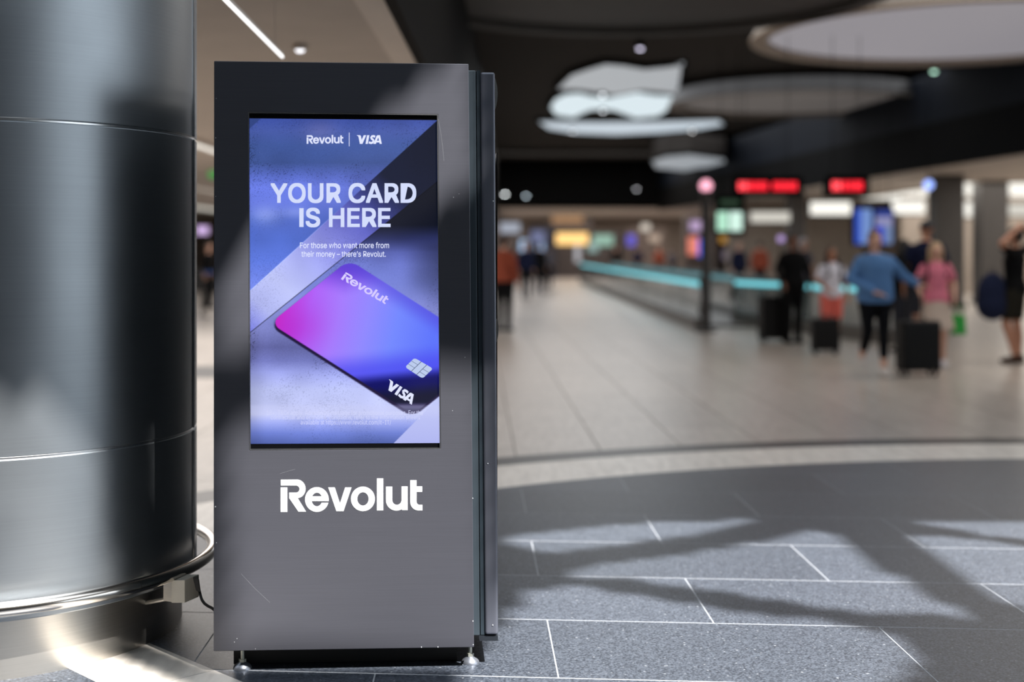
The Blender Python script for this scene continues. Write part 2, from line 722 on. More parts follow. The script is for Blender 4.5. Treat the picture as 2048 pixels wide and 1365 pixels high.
# ------------------------------------------------------------------ unseen roof over the foreground, openings cut to shape the traced sun patches
ROOF_Z = 9.0


def z5(x, y):
    return onfloor(980 + .5215 * x, 660 + .5215 * y)


LIT = [[z5(*p) for p in q] for q in (
    [(50, 800), (300, 768), (640, 742), (1010, 731), (760, 792), (440, 832), (200, 858), (110, 838)],
    [(250, 945), (470, 900), (800, 855), (1040, 815), (1250, 765), (1390, 830), (1480, 905), (1620, 1000), (1830, 1100), (1560, 1095), (1250, 1065), (1010, 1025), (760, 990), (500, 955)],
    [(130, 1005), (330, 985), (620, 1030), (980, 1090), (1330, 1120), (1560, 1180), (1640, 1235), (1560, 1330), (1500, 1480), (-150, 1500), (-145, 1365), (-60, 1250), (60, 1110), (120, 1060)],
    [(1640, 742), (1900, 735), (2500, 735), (2500, 800), (2048, 803), (1900, 790)],
    [(1630, 800), (1760, 795), (2048, 835), (2400, 850), (2500, 1180), (2300, 1160), (2060, 1085), (1890, 985), (1740, 870)],
)]
LIT.append([onpanel(*p) for p in ((900, 105), (960, 105), (960, 330), (700, 540), (426, 740), (426, 545), (480, 490))])
LIT.append([onpanel(*p) for p in ((428, 850), (960, 745), (975, 1330), (462, 1330), (452, 1090))])
LIT.append([Vector(p) for p in ((-2.75, 4.30, 0.62), (-1.46, 4.58, 0.62), (-1.42, 4.68, 0.0), (-0.42, 3.6, 0.0), (-2.75, 3.6, 0.0))])


def to_roof(p):
    return p + TO_SUN * ((ROOF_Z - p.z) / TO_SUN.z)


LITR = [np.array([to_roof(p)[:2] for p in q]) for q in LIT]


def inside(poly, X, Y):
    r = np.zeros(X.shape, bool)
    n = len(poly)
    for i in range(n):
        x1, y1 = poly[i]
        x2, y2 = poly[(i + 1) % n]
        cond = (y1 > Y) != (y2 > Y)
        with np.errstate(divide='ignore', invalid='ignore'):
            r ^= cond & (X < (x2 - x1) * (Y - y1) / (y2 - y1 + 1e-12) + x1)
    return r


allp = np.vstack(LITR)
gx0, gy0 = allp.min(0) - 0.3
gx1, gy1 = allp.max(0) + 0.3
CELL = 0.07
nx, ny = int((gx1 - gx0) / CELL) + 1, int((gy1 - gy0) / CELL) + 1
gx1, gy1 = gx0 + nx * CELL, gy0 + ny * CELL
XX, YY = np.meshgrid(gx0 + (np.arange(nx) + .5) * CELL, gy0 + (np.arange(ny) + .5) * CELL)
hole = np.zeros(XX.shape, bool)
for q in LITR:
    hole |= inside(q, XX, YY)
b = MB()
for iy in range(ny):
    ix = 0
    while ix < nx:
        if hole[iy, ix]:
            ix += 1
            continue
        jx = ix
        while jx < nx and not hole[iy, jx]:
            jx += 1
        xa, xb, ya, yb = gx0 + ix * CELL, gx0 + jx * CELL, gy0 + iy * CELL, gy0 + (iy + 1) * CELL
        b.add([(xa, ya, ROOF_Z), (xb, ya, ROOF_Z), (xb, yb, ROOF_Z), (xa, yb, ROOF_Z)], [(3, 2, 1, 0)])
        ix = jx
b.box(-22, gx0, -15, 12.3, ROOF_Z, ROOF_Z + .1).box(gx1, 22, -15, 12.3, ROOF_Z, ROOF_Z + .1)
b.box(gx0, gx1, -15, gy0, ROOF_Z, ROOF_Z + .1).box(gx0, gx1, gy1, 12.3, ROOF_Z, ROOF_Z + .1)
M_ROOF = mat('roof_lining', (150, 150, 150), 0.8, noise=(3, 0.05, (1, 1, 1)))
struct(b.build('ceiling', M_ROOF), 'unseen high roof over the foreground with openings shaped to cast the sun patches', 'ceiling')

M_DARKCEIL = mat('dark_ceiling', (54, 50, 47), 0.8, spec=.1, noise=(14, 0.2, (0.1, 4, 1)))
M_BEIGE = mat('beige_ceiling', (180, 170, 161), 0.7, noise=(2.5, 0.05, (1, 1, 1)))
M_BEIGE_EDGE = mat('pale_edge_trim', (205, 194, 184), 0.6, noise=(2.5, 0.04, (1, 1, 1)))
M_BLACK = mat('black_fascia', (9, 9, 10), 0.8, spec=.08, noise=(4, 0.2, (1, 1, 1)))
M_NAVY = mat('navy_fascia', (20, 25, 34), 0.7, spec=.1, noise=(4, 0.15, (1, 1, 1)))
M_WALL = mat('beige_wall', (150, 138, 128), 0.8, noise=(1.2, 0.1, (1, 1, 1)))
struct(MB().box(-0.75, 22, 12, 85, 5.5, 5.7).build('ceiling', M_DARKCEIL), 'dark brown main ceiling of the hall', 'ceiling')
struct(MB().box(-20, -0.75, 6.4, 60, 2.9, 3.0).build('ceiling', M_BEIGE), 'low beige ceiling above the machine', 'ceiling')
struct(MB().box(-0.93, -0.752, 6.4, 60, 2.87, 2.9).build('trim_1', M_BEIGE_EDGE), 'pale edge strip of the low beige ceiling', 'trim')
struct(MB().box(-0.75, -0.68, 6.4, 85, 2.87, 5.5).build('trim_2', M_BLACK), 'black fascia between low and high ceilings', 'trim')
struct(MB().box(-20, -0.75, 6.3, 6.4, 3.0, 9.0).box(-0.75, 22, 11.9, 12, 5.5, 9.0).build('wall_upper', M_WALL), 'upper bulkhead wall above the ceilings', 'wall')
struct(MB().box(-22, -20, -15, 95, 0, 9).build('wall_left', M_WALL), 'beige wall on the left of the hall', 'wall')
b = MB().box(20, 22, 9, 95, 0, 9).box(20, 22, -15, -11, 0, 9).box(20, 22, 7, 9, 0, 9).box(20, 22, -11, 7, 0, .4).box(20, 22, -11, 7, 8.6, 9)
struct(b.build('wall_right', M_WALL), 'beige wall on the right of the hall', 'wall')
struct(MB().box(-22, 22, -15.3, -15, 0, 9).build('wall_back', mat('brown_wall', (84, 78, 74), .8, noise=(1.2, .1, (1, 1, 1)))), 'brown wall behind the viewer', 'wall')
# right low ceiling and its black fascia
f0, f1 = Vector((10.74, 14, 0)), Vector((6.5, 60, 0))
fn = Vector((0.1, 0, 0))


def slab(name, poly, z0, z1, m):
    return MB().prism([[Vector((p[0], p[1], z0)) for p in poly]], (0, 0, z1 - z0)).build(name, m)


struct(slab('ceiling', [(f0.x + .1, 14), (20, 14), (20, 60), (f1.x + .1, 60)], 3.3, 3.4, M_BEIGE), 'low beige ceiling on the right of the hall', 'ceiling')
struct(slab('trim_3', [f0, f0 + fn, f1 + fn, f1], 3.26, 4.25, M_BLACK), 'black fascia along the right low ceiling', 'trim')
struct(slab('trim_4', [f0, f0 + fn, f1 + fn, f1], 4.25, 5.5, M_NAVY), 'dark navy upper fascia on the right', 'trim')
struct(MB().box(-0.7, 6.5, 60, 60.3, 3.36, 5.5).build('trim_5', M_BLACK), 'black bulkhead above the far shops', 'trim')
struct(MB().box(-20, 20, 60, 82, 3.4, 3.5).build('ceiling', M_BEIGE), 'beige ceiling over the far shops', 'ceiling')
struct(MB().box(-22, 22, 80, 80.4, 0, 5.5).build('wall_far', M_WALL), 'far beige wall behind the shops', 'wall')
struct(MB().box(13.0, 22, 45, 45.3, 0, 3.3).build('wall_side', M_WALL), 'beige wall behind the right-hand pillars', 'wall')
# mullions of the glazed facade in the right wall, beside the viewer
b = MB()
for k in range(7):
    b.box(20.2, 20.4, -11 + k * 3 - .08, -11 + k * 3 + .08, .4, 8.6)
for h in (3.0, 6.0):
    b.box(20.2, 20.35, -11, 7, h, h + .15)
struct(b.build('window_1', M_BLACK), 'dark mullions of the glazed facade right of the viewer', 'window')


# ------------------------------------------------------------------ ceiling discs, skylights and lamps of the hall
def onceil(x, y, h):
    d = FPX * (h - CAM_H) / (HY - y)
    return Vector(((x - CX) * d / FPX, d, h))


M_DISC_RIM = mat('disc_rim', (178, 164, 150), 0.6, noise=(3, 0.04, (1, 1, 1)))
M_DISC_SIDE = mat('disc_side', (104, 99, 95), 0.6, noise=(3, 0.05, (1, 1, 1)))


M_DISC_DARK = mat('disc_dark', (46, 45, 45), 0.6, noise=(3, 0.1, (1, 1, 1)))


def drop_disc(cx, cy, r, h, label, face, rim, side, top=5.5, cone=0.25):
    t = thing('ceiling_disc', (cx, cy, h), label, 'ceiling disc')
    b = MB().lathe((cx, cy, 0), [(r, h + .02), (r - cone, top)], 64)
    b.f = [q for q in b.f if len(q) == 4]
    b.build('outer_shell', side, t, smooth='auto')
    b = MB()
    b.lathe((cx, cy, 0), [(r, h + .02), (r, h), (r - .28, h), (r - .30, h + .10)], 64)
    b.f = [q for q in b.f if len(q) == 4]
    b.build('rim', rim, t, smooth='auto')
    MB().lathe((cx, cy, 0), [(r - .27, h + .10), (r - .27, h + .12)], 64).build('diffuser', face, t)
    return t


drop_disc(7.6, 22.7, 3.55, 5.0, 'large pale round ceiling disc with a beige rim, top right', glow('disc_diffuser', (158, 154, 160), 0.75), M_DISC_RIM, M_DISC_SIDE)
drop_disc(7.0, 33.2, 3.15, 5.0, 'smaller dim beige ceiling disc behind the large pale one', glow('disc_diffuser_dim', (112, 106, 103), 0.5), mat('disc_rim_dim', (110, 102, 95), 0.6, noise=(3, .04, (1, 1, 1))), M_DISC_DARK)
drop_disc(1.75, 19.0, 3.6, 5.0, 'dark grey round ceiling disc above the middle of the hall', M_DISC_DARK, M_DISC_DARK, M_DISC_DARK)

SKY_LABELS = ('upper wavy skylight pane glowing pale grey', 'wavy cloud-shaped skylight pane glowing brightest', 'long curved bright skylight strip below the wavy panes', 'small distant pale skylight pane near the red signs')
for lab, (rgb, es), pts in zip(SKY_LABELS, (((166, 170, 174), 1.0), ((206, 220, 226), 1.1), ((194, 206, 216), 1.0), ((150, 156, 162), 1.0)), (
        [(1112, 178), (1140, 150), (1175, 138), (1210, 128), (1250, 131), (1290, 138), (1330, 134), (1367, 130), (1358, 188), (1320, 184), (1285, 181), (1230, 190), (1160, 180)],
        [(1098, 215), (1108, 198), (1130, 188), (1160, 186), (1185, 192), (1215, 195), (1245, 189), (1275, 184), (1310, 190), (1352, 192), (1350, 205), (1335, 222), (1318, 233), (1270, 237), (1245, 228), (1225, 221), (1185, 220), (1165, 228), (1150, 236), (1110, 231)],
        [(1075, 243), (1200, 244), (1320, 243), (1440, 240), (1450, 250), (1400, 259), (1320, 266), (1230, 270), (1150, 267), (1095, 258)],
        [(1302, 322), (1330, 313), (1380, 309), (1450, 318), (1452, 333), (1400, 336), (1370, 342), (1310, 336)])):
    hs = 4.6 if lab.startswith('small') else 5.38
    p = [onceil(x, y, hs) for x, y in pts]
    c = sum(p, Vector()) / len(p)
    t = thing('skylight', (c.x, c.y, hs), lab, 'skylight')
    if hs < 5:
        MB().prism([[q + Vector((0, 0, .065)) for q in p]], (0, 0, 5.495 - hs - .065)).build('shaft', M_DARKCEIL, t)
    MB().prism([p], (0, 0, 0.06)).build('pane', glow('sky_pane_%d_%d' % (rgb[0], int(es * 10)), rgb, es), t)
    # raised dark kerb round the pane
    n = len(p)
    b = MB()
    b.tube([q + Vector((0, 0, .05)) for q in p], 0.07, 6, closed=True)
    b.build('kerb', M_BLACK, t)

# ceiling ribs: darker and paler cross beams deep in the hall
for i, (y, rgb) in enumerate(((352, (120, 116, 112)), (372, (100, 96, 92)), (300, (30, 28, 27)))):
    p = onceil(1000, y, 5.45)
    struct(MB().box(-0.6, 8.2, p.y, p.y + 1.6, 5.3, 5.5).build('trim_%d' % (6 + i), mat('beam_%d' % i, rgb, 0.7, noise=(3, .1, (1, 1, 1)))), ('pale', 'middle', 'dark')[i] + ' cross beam under the main ceiling', 'trim')

SPOTS = [(1280, 97, 5.3, (190, 185, 205), 5), (1868, 143, 4.95, (150, 190, 170), 6), (1205, 190, 5.3, (220, 225, 230), 5), (1206, 222, 5.3, (220, 225, 230), 5),
         (1145, 263, 5.3, (220, 225, 230), 5), (1384, 262, 5.3, (225, 225, 225), 5), (1502, 273, 5.3, (200, 195, 190), 6), (1482, 303, 5.3, (180, 170, 165), 7),
         (1384, 338, 5.3, (180, 180, 180), 7), (1145, 340, 5.3, (200, 190, 180), 7), (1273, 378, 4.9, (170, 170, 175), 8), (1010, 388, 4.9, (235, 240, 240), 14), (1052, 392, 4.9, (200, 215, 225), 9), (600, 100, 2.86, (240, 240, 245), 2)]
WHERE = ('above the dark disc', 'under the rim of the large pale disc', 'at the notch of the wavy skylight', 'in the wavy skylight hollow', 'at the left end of the curved skylight strip', 'at the right end of the curved skylight strip',
         'left of the dim disc', 'above the left red sign', 'under the small distant skylight', 'left of the small distant skylight', 'between the far beams', 'brightest, just right of the machine edge', 'second right of the machine edge', 'in the low beige ceiling above the machine')
for (x, y, h, rgb, es), w in zip(SPOTS, WHERE):
    p = onceil(x, y, h) if y < 370 else at(x, y, 45)
    h = p.z
    t = thing('ceiling_spotlight', p, 'small round ceiling spotlight ' + w, 'spotlight', 'ceiling spotlights')
    r = 0.035 if y == 100 and x == 600 else 0.055
    ctop = (2.9 if x == 600 else 5.5) - h
    MB().lathe(p, [(r * 1.5, 0.0), (r * 1.5, .14), (r * .7, .16)], 16).build('housing', M_BEIGE_EDGE if x == 600 else M_BLACK, t, smooth='auto')
    if ctop > .17:
        MB().tube([p + Vector((0, 0, .15)), p + Vector((0, 0, ctop))], .006, 6).build('stem', M_BLACK, t)
    MB().ball(p, (r, r, r * .6), 12, 6).build('lens', glow('spot_%d_%d_%d' % (rgb[0], rgb[2], es), rgb, es), t, smooth=True)

# hanging linear lamp over the machine
a, c = onceil(440, -8, 2.45), onceil(565, 116, 2.45)
t = thing('linear_lamp', a.lerp(c, .5), 'thin white linear lamp running towards the machine top', 'lamp')
dv = (c - a).normalized()
sv = Vector((dv.y, -dv.x, 0)) * 0.006
MB().hexa([a - sv, a + sv, c + sv, c - sv], [p + Vector((0, 0, .012)) for p in (a - sv, a + sv, c + sv, c - sv)]).build('diffuser', glow('lamp_white', (255, 255, 255), 1.9), t)
MB().hexa([p + Vector((0, 0, .0125)) for p in (a - sv, a + sv, c + sv, c - sv)], [p + Vector((0, 0, .03)) for p in (a - sv, a + sv, c + sv, c - sv)]).build('housing', M_BEIGE_EDGE, t)
for s in (0.15, 0.85):
    q = a.lerp(c, s)
    MB().tube([q + Vector((0, 0, .03)), Vector((q.x, q.y, 2.9))], .0015, 5).build('wire', M_BEIGE_EDGE, t)

# luminous panels in the left and right low ceilings
M_PANEL_ON = glow('panel_on', (238, 235, 226), 1.3)
M_PANEL_SOFT = glow('panel_soft', (214, 210, 200), 0.95)


def light_panel(p0, p1, h, label, m):
    x0, x1 = sorted((p0.x, p1.x))
    y0, y1 = sorted((p0.y, p1.y))
    t = thing('ceiling_light_panel', ((x0 + x1) / 2, (y0 + y1) / 2, h - .05), label, 'ceiling light', 'luminous ceiling panels')
    MB().box(x0, x1, y0, y1, h - .05, h - .005).build('diffuser', m, t)
    b = MB()
    b.box(x0 - .05, x0, y0, y1, h - .06, h).box(x1, x1 + .05, y0, y1, h - .06, h)
    b.box(x0 - .05, x1 + .05, y0 - .05, y0, h - .06, h).box(x0 - .05, x1 + .05, y1, y1 + .05, h - .06, h)
    b.build('frame', M_BEIGE_EDGE, t)


light_panel(onceil(340, 268, 2.9), onceil(470, 306, 2.9), 2.9, 'wide luminous ceiling panel seen between column and machine', M_PANEL_ON)
light_panel(onceil(340, 360, 2.9), onceil(470, 389, 2.9), 2.9, 'second luminous ceiling panel deeper between column and machine', M_PANEL_ON)
light_panel(onceil(340, 408, 2.9), onceil(470, 420, 2.9), 2.9, 'third dim luminous ceiling panel deepest between column and machine', M_PANEL_SOFT)
for (x0, x1, y0, y1, h, lab, m) in ((1930, 2120, 362, 396, 3.3, 'long bright ceiling panel at the right edge of the hall', M_PANEL_ON), (1622, 1702, 404, 430, 3.3, 'bright ceiling panel above the girl in white', M_PANEL_ON),
                                    (1502, 1580, 424, 445, 3.3, 'pale ceiling panel behind the black-clad man', M_PANEL_SOFT), (1786, 1850, 402, 428, 3.3, 'bright ceiling panel right of the blue screens', M_PANEL_ON),
                                    (1932, 1962, 404, 434, 3.3, 'small bright ceiling panel between the two dark pillars', M_PANEL_ON), (2010, 2100, 408, 432, 3.3, 'pale ceiling panel right of the dark pillars', M_PANEL_SOFT)):
    ym = (y0 + y1) / 2
    dq = FPX * (h - CAM_H) / (HY - ym)
    hh = h
    if dq > 44:
        dq = 40
        p = at((x0 + x1) / 2, ym, dq)
        t = thing('hanging_light_box', p, lab.replace('ceiling panel', 'light box'), 'light box', 'hanging light boxes')
        w2, h2 = (x1 - x0) / 2 * dq / FPX, (y1 - y0) / 2 * dq / FPX
        MB().box(p.x - w2, p.x + w2, p.y, p.y + .15, p.z - h2, p.z + h2).build('diffuser', m, t)
        MB().box(p.x - w2 - .04, p.x + w2 + .04, p.y + .1, p.y + .25, p.z - h2 - .04, p.z + h2 + .04).build('housing', M_BLACK, t)
        for s in (-.7, .7):
            MB().tube([(p.x + s * w2, p.y + .18, p.z + h2), (p.x + s * w2, p.y + .18, 3.3 if p.x > 8.4 else 5.5)], .006, 6).build('rod', M_BLACK, t)
    else:
        light_panel(onceil(x0, y0, h), onceil(x1, y1, h), h, lab, m)
# ------------------------------------------------------------------ round column with steel cladding, rail and socket
CC, CR, CRB, RR, RH = Vector((-1.973, 5.02, 0)), 0.78, 0.725, 0.841, 0.262
M_CLAD = brushed('dark_steel_cladding', (160, 166, 172), 0.43, 1.0, 'h', 60, 0.025, 0.012)
M_STEEL = brushed('brushed_steel', (198, 194, 187), 0.3, 0.92, 'h', 80, 0.05, 0.03)
M_RAIL = brushed('polished_steel', (205, 200, 194), 0.16, 1.0, 'h', 80, 0.02, 0.0)
M_SEAM = mat('seam_steel', (225, 226, 228), 0.3, 1.0, noise=(80, .04, (1, 1, 1)))
t = thing('round_column', CC, 'thick round column clad in dark brushed steel', 'column')
for h0, h1 in ((0.205, 0.7255), (0.7325, 1.8135), (1.8205, 9.0)):
    g = 0.004
    MB().lathe(CC, [(CR - g, h0), (CR, h0 + g), (CR, h1 - g), (CR - g, h1)], 128).build('cladding_panel', M_CLAD, t, smooth='auto')
for h in (0.729, 1.817):
    MB().lathe(CC, [(CR - .006, h - .006), (CR - .003, h - .0025), (CR - .003, h + .0025), (CR - .006, h + .006)], 128).build('seam_ring', M_SEAM, t, smooth='auto')
tag(MB().lathe(CC, [(CRB, 0.003), (CRB, 0.21)], 128).build('plinth', M_STEEL, t, smooth='auto'), 'brighter brushed steel plinth')


def col_angle(px, r):
    best = None
    for k in range(0, 1800):
        a = math.radians(-90 + k * .1)
        p = CC + Vector((r * math.cos(a), r * math.sin(a), 0))
        x = CX + FPX * p.x / p.y
        if best is None and x >= px:
            best = a
    return best if best is not None else 0.0


aj = col_angle(386, CR)
for h0, h1 in ((0.21, 0.724), (0.734, 1.812), (1.822, 9.0)):
    p = CC + Vector(((CR + .001) * math.cos(aj), (CR + .001) * math.sin(aj), 0))
    MB().tube([p + Vector((0, 0, h0)), p + Vector((0, 0, h1))], .005, 8).build('vertical_joint', M_SEAM, t, smooth='auto')

t = thing('guard_rail', CC, 'polished steel ring rail around the foot of the column', 'rail')
a_split = math.radians(-33)
n = 120
ring = lambda a0, a1, n: [CC + Vector((RR * math.cos(a0 + (a1 - a0) * i / n), RR * math.sin(a0 + (a1 - a0) * i / n), RH)) for i in range(n + 1)]
MB().tube(ring(a_split, a_split + 2 * math.pi * .7, 90), .023, 16).build('tube', M_RAIL, t, smooth='auto')
MB().tube(ring(a_split + 2 * math.pi * .7, a_split + 2 * math.pi, 40), .0234, 16).build('tube', M_RAIL, t, smooth='auto')
for k in range(6):
    a = math.radians(-20 + 60 * k)
    e = Vector((math.cos(a), math.sin(a), 0))
    MB().tube([CC + e * (CRB - .005) + Vector((0, 0, .15)), CC + e * (RR - .04) + Vector((0, 0, .17)), CC + e * RR + Vector((0, 0, RH - .018))], .009, 8).build('bracket', M_STEEL, t, smooth='auto')

# socket box and cable
M_PLASTIC = mat('pale_grey_plastic', (205, 200, 188), 0.45, noise=(20, .03, (1, 1, 1)))
M_CABLE = mat('black_rubber', (16, 16, 17), 0.6, noise=(40, .1, (1, 1, 1)))
q = at(356, 1184, 4.70)
t = thing('socket_box', q, 'pale grey socket box under the rail at the column foot', 'socket')
w2, h2 = 0.0235, 0.040
MB().hexa([q + Vector((-w2, 0, -h2)), q + Vector((w2, 0, -h2)), q + Vector((w2 + .034, .07, -h2 + .004)), q + Vector((-w2 + .02, .07, -h2 + .004))],
          [q + Vector((-w2, 0, h2)), q + Vector((w2, 0, h2)), q + Vector((w2 + .034, .07, h2 + .004)), q + Vector((-w2 + .02, .07, h2 + .004))]).build('body', M_PLASTIC, t, bevel=.003)
MB().hexa([q + Vector((-w2 - .035, .03, -h2)), q + Vector((-w2 - .002, .015, -h2)), q + Vector((-w2 - .002, .03, -h2)), q + Vector((-w2 - .035, .05, -h2))],
          [q + Vector((-w2 - .035, .03, h2)), q + Vector((-w2 - .002, .015, h2)), q + Vector((-w2 - .002, .03, h2)), q + Vector((-w2 - .035, .05, h2))]).build('mounting_plate', M_STEEL, t)
MB().ball(q + Vector((w2 + .004, .012, -.004)), .003, 8, 6).build('screw', M_STEEL, t)
t = thing('power_cable', at(392, 1170, 4.72), 'black power cable with plug hanging from the socket box', 'cable')
MB().hexa([at(386, 1155, 4.72), at(398, 1158, 4.72), at(398, 1158, 4.75), at(386, 1155, 4.75)], [at(392, 1182, 4.72), at(402, 1186, 4.72), at(402, 1186, 4.75), at(392, 1182, 4.75)]).build('plug', M_CABLE, t, bevel=.004)
pts = [(399, 1183), (401, 1192), (404, 1201), (409, 1208), (416, 1213), (424, 1217), (432, 1224), (442, 1240), (455, 1262)]
MB().tube([at(x, y, 4.735 - .01 * i) for i, (x, y) in enumerate(pts)], .005, 8).build('cord', M_CABLE, t, smooth='auto')

# ------------------------------------------------------------------ the advertising machine
M_PANEL = brushed('grey_brushed_laminate', (78, 79, 87), 0.42, 0.35, 'h', 120, 0.045, 0.04, 0.4)
M_CAB = brushed('cabinet_steel', (66, 76, 84), 0.4, 0.3, 'v', 60, 0.06, 0.02)
M_DOOR = brushed('door_steel', (104, 107, 118), 0.36, 0.45, 'v', 60, 0.05, 0.02)
M_SCRBLACK = mat('screen_bezel', (10, 10, 12), 0.12, noise=(30, .1, (1, 1, 1)), coat=.5)
M_LOGO = glow('logo_white', (255, 255, 255), 1.5)

kio = thing('vending_machine', K(0.42, 0.5, 0.0), 'tall dark grey advertising machine with a bright blue screen', 'vending machine')
outer = [(428, 122), (937, 128), (948, 1295.5), (427, 1303.5)]
opening = [(496, 224.5), (875.5, 229), (881, 898), (499, 901)]
MB().prism([[onpanel(*p) for p in outer], [onpanel(*p) for p in opening]], -PN * .022).build('front_panel', M_PANEL, kio, bevel=.0016, bseg=1)


def block(name, pts, off, depth, m, bevel=0.0, bseg=2, smooth=False, parent=None):
    """pts: px corners TL, TR, BR, BL on a plane off metres before the panel face; pushed depth metres back"""
    f = [onpanel(x, y, off) for x, y in pts]
    k = [p - PN * depth for p in f]
    return MB().hexa([f[3], f[2], k[2], k[3]], [f[0], f[1], k[1], k[0]]).build(name, m, parent or kio, bevel=bevel, bseg=bseg, smooth=smooth)


block('cabinet', [(441, 139), (951.5, 139), (960, 1276), (441, 1276)], -.024, 1.0, M_CAB, .002, 1)
door = block('side_door', [(961, 142.5), (990.5, 142.5), (997, 1274.5), (970.5, 1274.5)], -.022, 1.0, M_DOOR, .010, 4, 'auto')
block('door_gasket', [(953.5, 138.5), (961.5, 138.5), (971, 1275.5), (962, 1275.5)], -.030, .98, mat('gasket_rubber', (40, 50, 58), 0.45, noise=(30, .08, (1, 1, 1))), parent=door)
block('gasket_groove', [(951, 139.5), (954, 139.5), (962.5, 1275), (959.5, 1275)], -.040, .96, mat('groove_black', (5, 5, 6), 0.8, noise=(30, .05, (1, 1, 1))), parent=door)
tag(door, 'lighter grey rounded door edge')
a = [onpanel(x, y, -.07) for x, y in ((990.5, 147), (994, 156), (996.5, 168), (997.5, 182), (996.5, 197), (994.5, 208), (991.5, 217))]
MB().prism([a], -PN * .05).build('hinge_cover', mat('clear_plastic', (120, 120, 118), 0.2, noise=(30, .05, (1, 1, 1)), coat=.5), door)
a = [onpanel(x, y, -.08) for x, y in ((994, 640), (997.5, 643), (999.5, 655), (999, 672), (997, 684), (994.5, 690))]
MB().prism([a], -PN * .05).build('lock', M_STEEL, door)
for x, y in ((987, 402), (976, 930), (986, 1255)):
    MB().ball(onpanel(x, y, -.0215), .0022, 8, 5).build('rivet', M_SEAM, door)
fr = [onpanel(996.2, y, -.022) + PU * .0006 for y in (300, 1150)]
MB().hexa([fr[1] - PN * .10, fr[1] - PN * .10 + PU * .003, fr[1] - PN * .92 + PU * .003, fr[1] - PN * .92], [fr[0] - PN * .10, fr[0] - PN * .10 + PU * .003, fr[0] - PN * .92 + PU * .003, fr[0] - PN * .92]).build('door_window', M_SCRBLACK, door)
block('plinth', [(958, 1277), (996.5, 1277), (997, 1288), (960, 1288)], -.030, .96, mat('plinth_black', (26, 31, 38), 0.5, noise=(30, .1, (1, 1, 1))))

f4 = [K(.05, .10, 0), K(.80, .10, 0), K(.80, .96, 0), K(.05, .96, 0)]
MB().hexa([p + Vector((0, 0, .006)) for p in f4], [p + Vector((0, 0, .10)) for p in f4]).build('shade_block', M_CABLE, kio)  # black block added to deepen the shade under the machine
M_FOOTBASE = mat('foot_zinc', (150, 156, 168), 0.35, .8, noise=(60, .08, (1, 1, 1)))
M_ROD = mat('foot_rod', (190, 192, 182), 0.35, .7, noise=(200, .12, (.2, .2, 3)))
ph = onpanel(427, 1303.5).z
foot_at = [onfloor(485, 1340), onfloor(940.5, 1328.5), K(.06, .92, 0), K(.80, .92, 0)]
for k, p in enumerate(foot_at):
    p = Vector((p.x, p.y, 0.003))
    ft = MB().lathe(p, [(.0305, 0), (.0305, .005), (.026, .0125), (.013, .0215), (.0105, .024), (0.0, .024)], 28).build('levelling_foot', M_FOOTBASE, kio, smooth='auto')
    MB().lathe(p, [(.0125, .0235), (.0125, .0335)], 6).build('nut', M_ROD, ft)
    MB().lathe(p, [(.0064, .0335), (.0064, ph + .03)], 14).build('rod', M_ROD, ft, smooth='auto')

# chipped paint along the panel's edges
b = MB()
for x, y, s in ((432.5, 197, 1.6), (431.5, 276, 1.6), (431.5, 393, 1.4), (431, 1014, 2.2), (433, 1086, 1.6), (907, 395, 1.4), (930, 715, 1.2), (945.5, 997, 1.8), (946, 1243, 2.0), (946.5, 1290, 2.2), (511, 1298.5, 1.2), (843, 1295, 2.0), (876, 1295, 2.0),
                (469, 1285, 1.4), (474, 1278, 1.3), (513, 253, .9), (520, 305, .9), (918, 388, 1), (905, 822, .9)):
    c = onpanel(x, y, .0004)
    r = .62 * s * 4.45 / FPX
    m = 7
    b.prism([[c + PU * r * math.cos(2 * math.pi * i / m) * random.uniform(.6, 1.1) + Vector((0, 0, r * math.sin(2 * math.pi * i / m) * random.uniform(.7, 1.3))) for i in range(m)]], PN * .0004)
tag(b.build('paint_chips', mat('bare_chip', (200, 204, 210), .6, noise=(90, .1, (1, 1, 1))), kio), 'pale chips in the paint', kind='stuff')
b = MB()
for pts in ([(876, 238), (881, 262), (885, 292), (888, 322)], [(560, 948), (590, 939)], [(482, 1148), (510, 1178), (540, 1206)]):
    for q in stroke2(pts, .5):
        b.prism([[onpanel(x, y, .0002) for x, y in q]], PN * .0002)
tag(b.build('scratches', mat('scratch_grey', (112, 114, 120), .5, noise=(90, .1, (1, 1, 1))), kio), 'fine scratches in the laminate', kind='stuff')

# screen: bezel glass, image, trim
scr = MB().prism([[onpanel(x, y, -.0075) for x, y in ((494, 222), (878, 226), (884, 901), (496, 904))]], -PN * .012).build('screen', M_SCRBLACK, kio)
b = MB()
ins = [(498, 226.2), (874.2, 230.6), (879.4, 896.6), (500.8, 899.2)]
b.prism([[onpanel(*p, .0003) for p in opening], [onpanel(*p, .0003) for p in ins]], -PN * .006)
b.build('trim', M_SEAM, scr)


def ss(a, b2, x):
    t_ = np.clip((x - a) / (b2 - a), 0, 1)
    return t_ * t_ * (3 - 2 * t_)


def ramp(x, stops):
    xs = [s[0] for s in stops]
    return np.stack([np.interp(x, xs, [s[1][k] for s in stops]) for k in range(3)], -1)


def mixc(a, b2, t_):
    return a * (1 - t_[..., None]) + b2 * t_[..., None]


def side(X, Y, p, q):
    d = math.hypot(q[0] - p[0], q[1] - p[1])
    return ((X - p[0]) * (q[1] - p[1]) - (Y - p[1]) * (q[0] - p[0])) / d


def osd(X, Y, p, q, ref):
    """signed distance to the line p-q, positive on the side of ref"""
    return side(X, Y, p, q) * (1 if side(ref[0], ref[1], p, q) > 0 else -1)


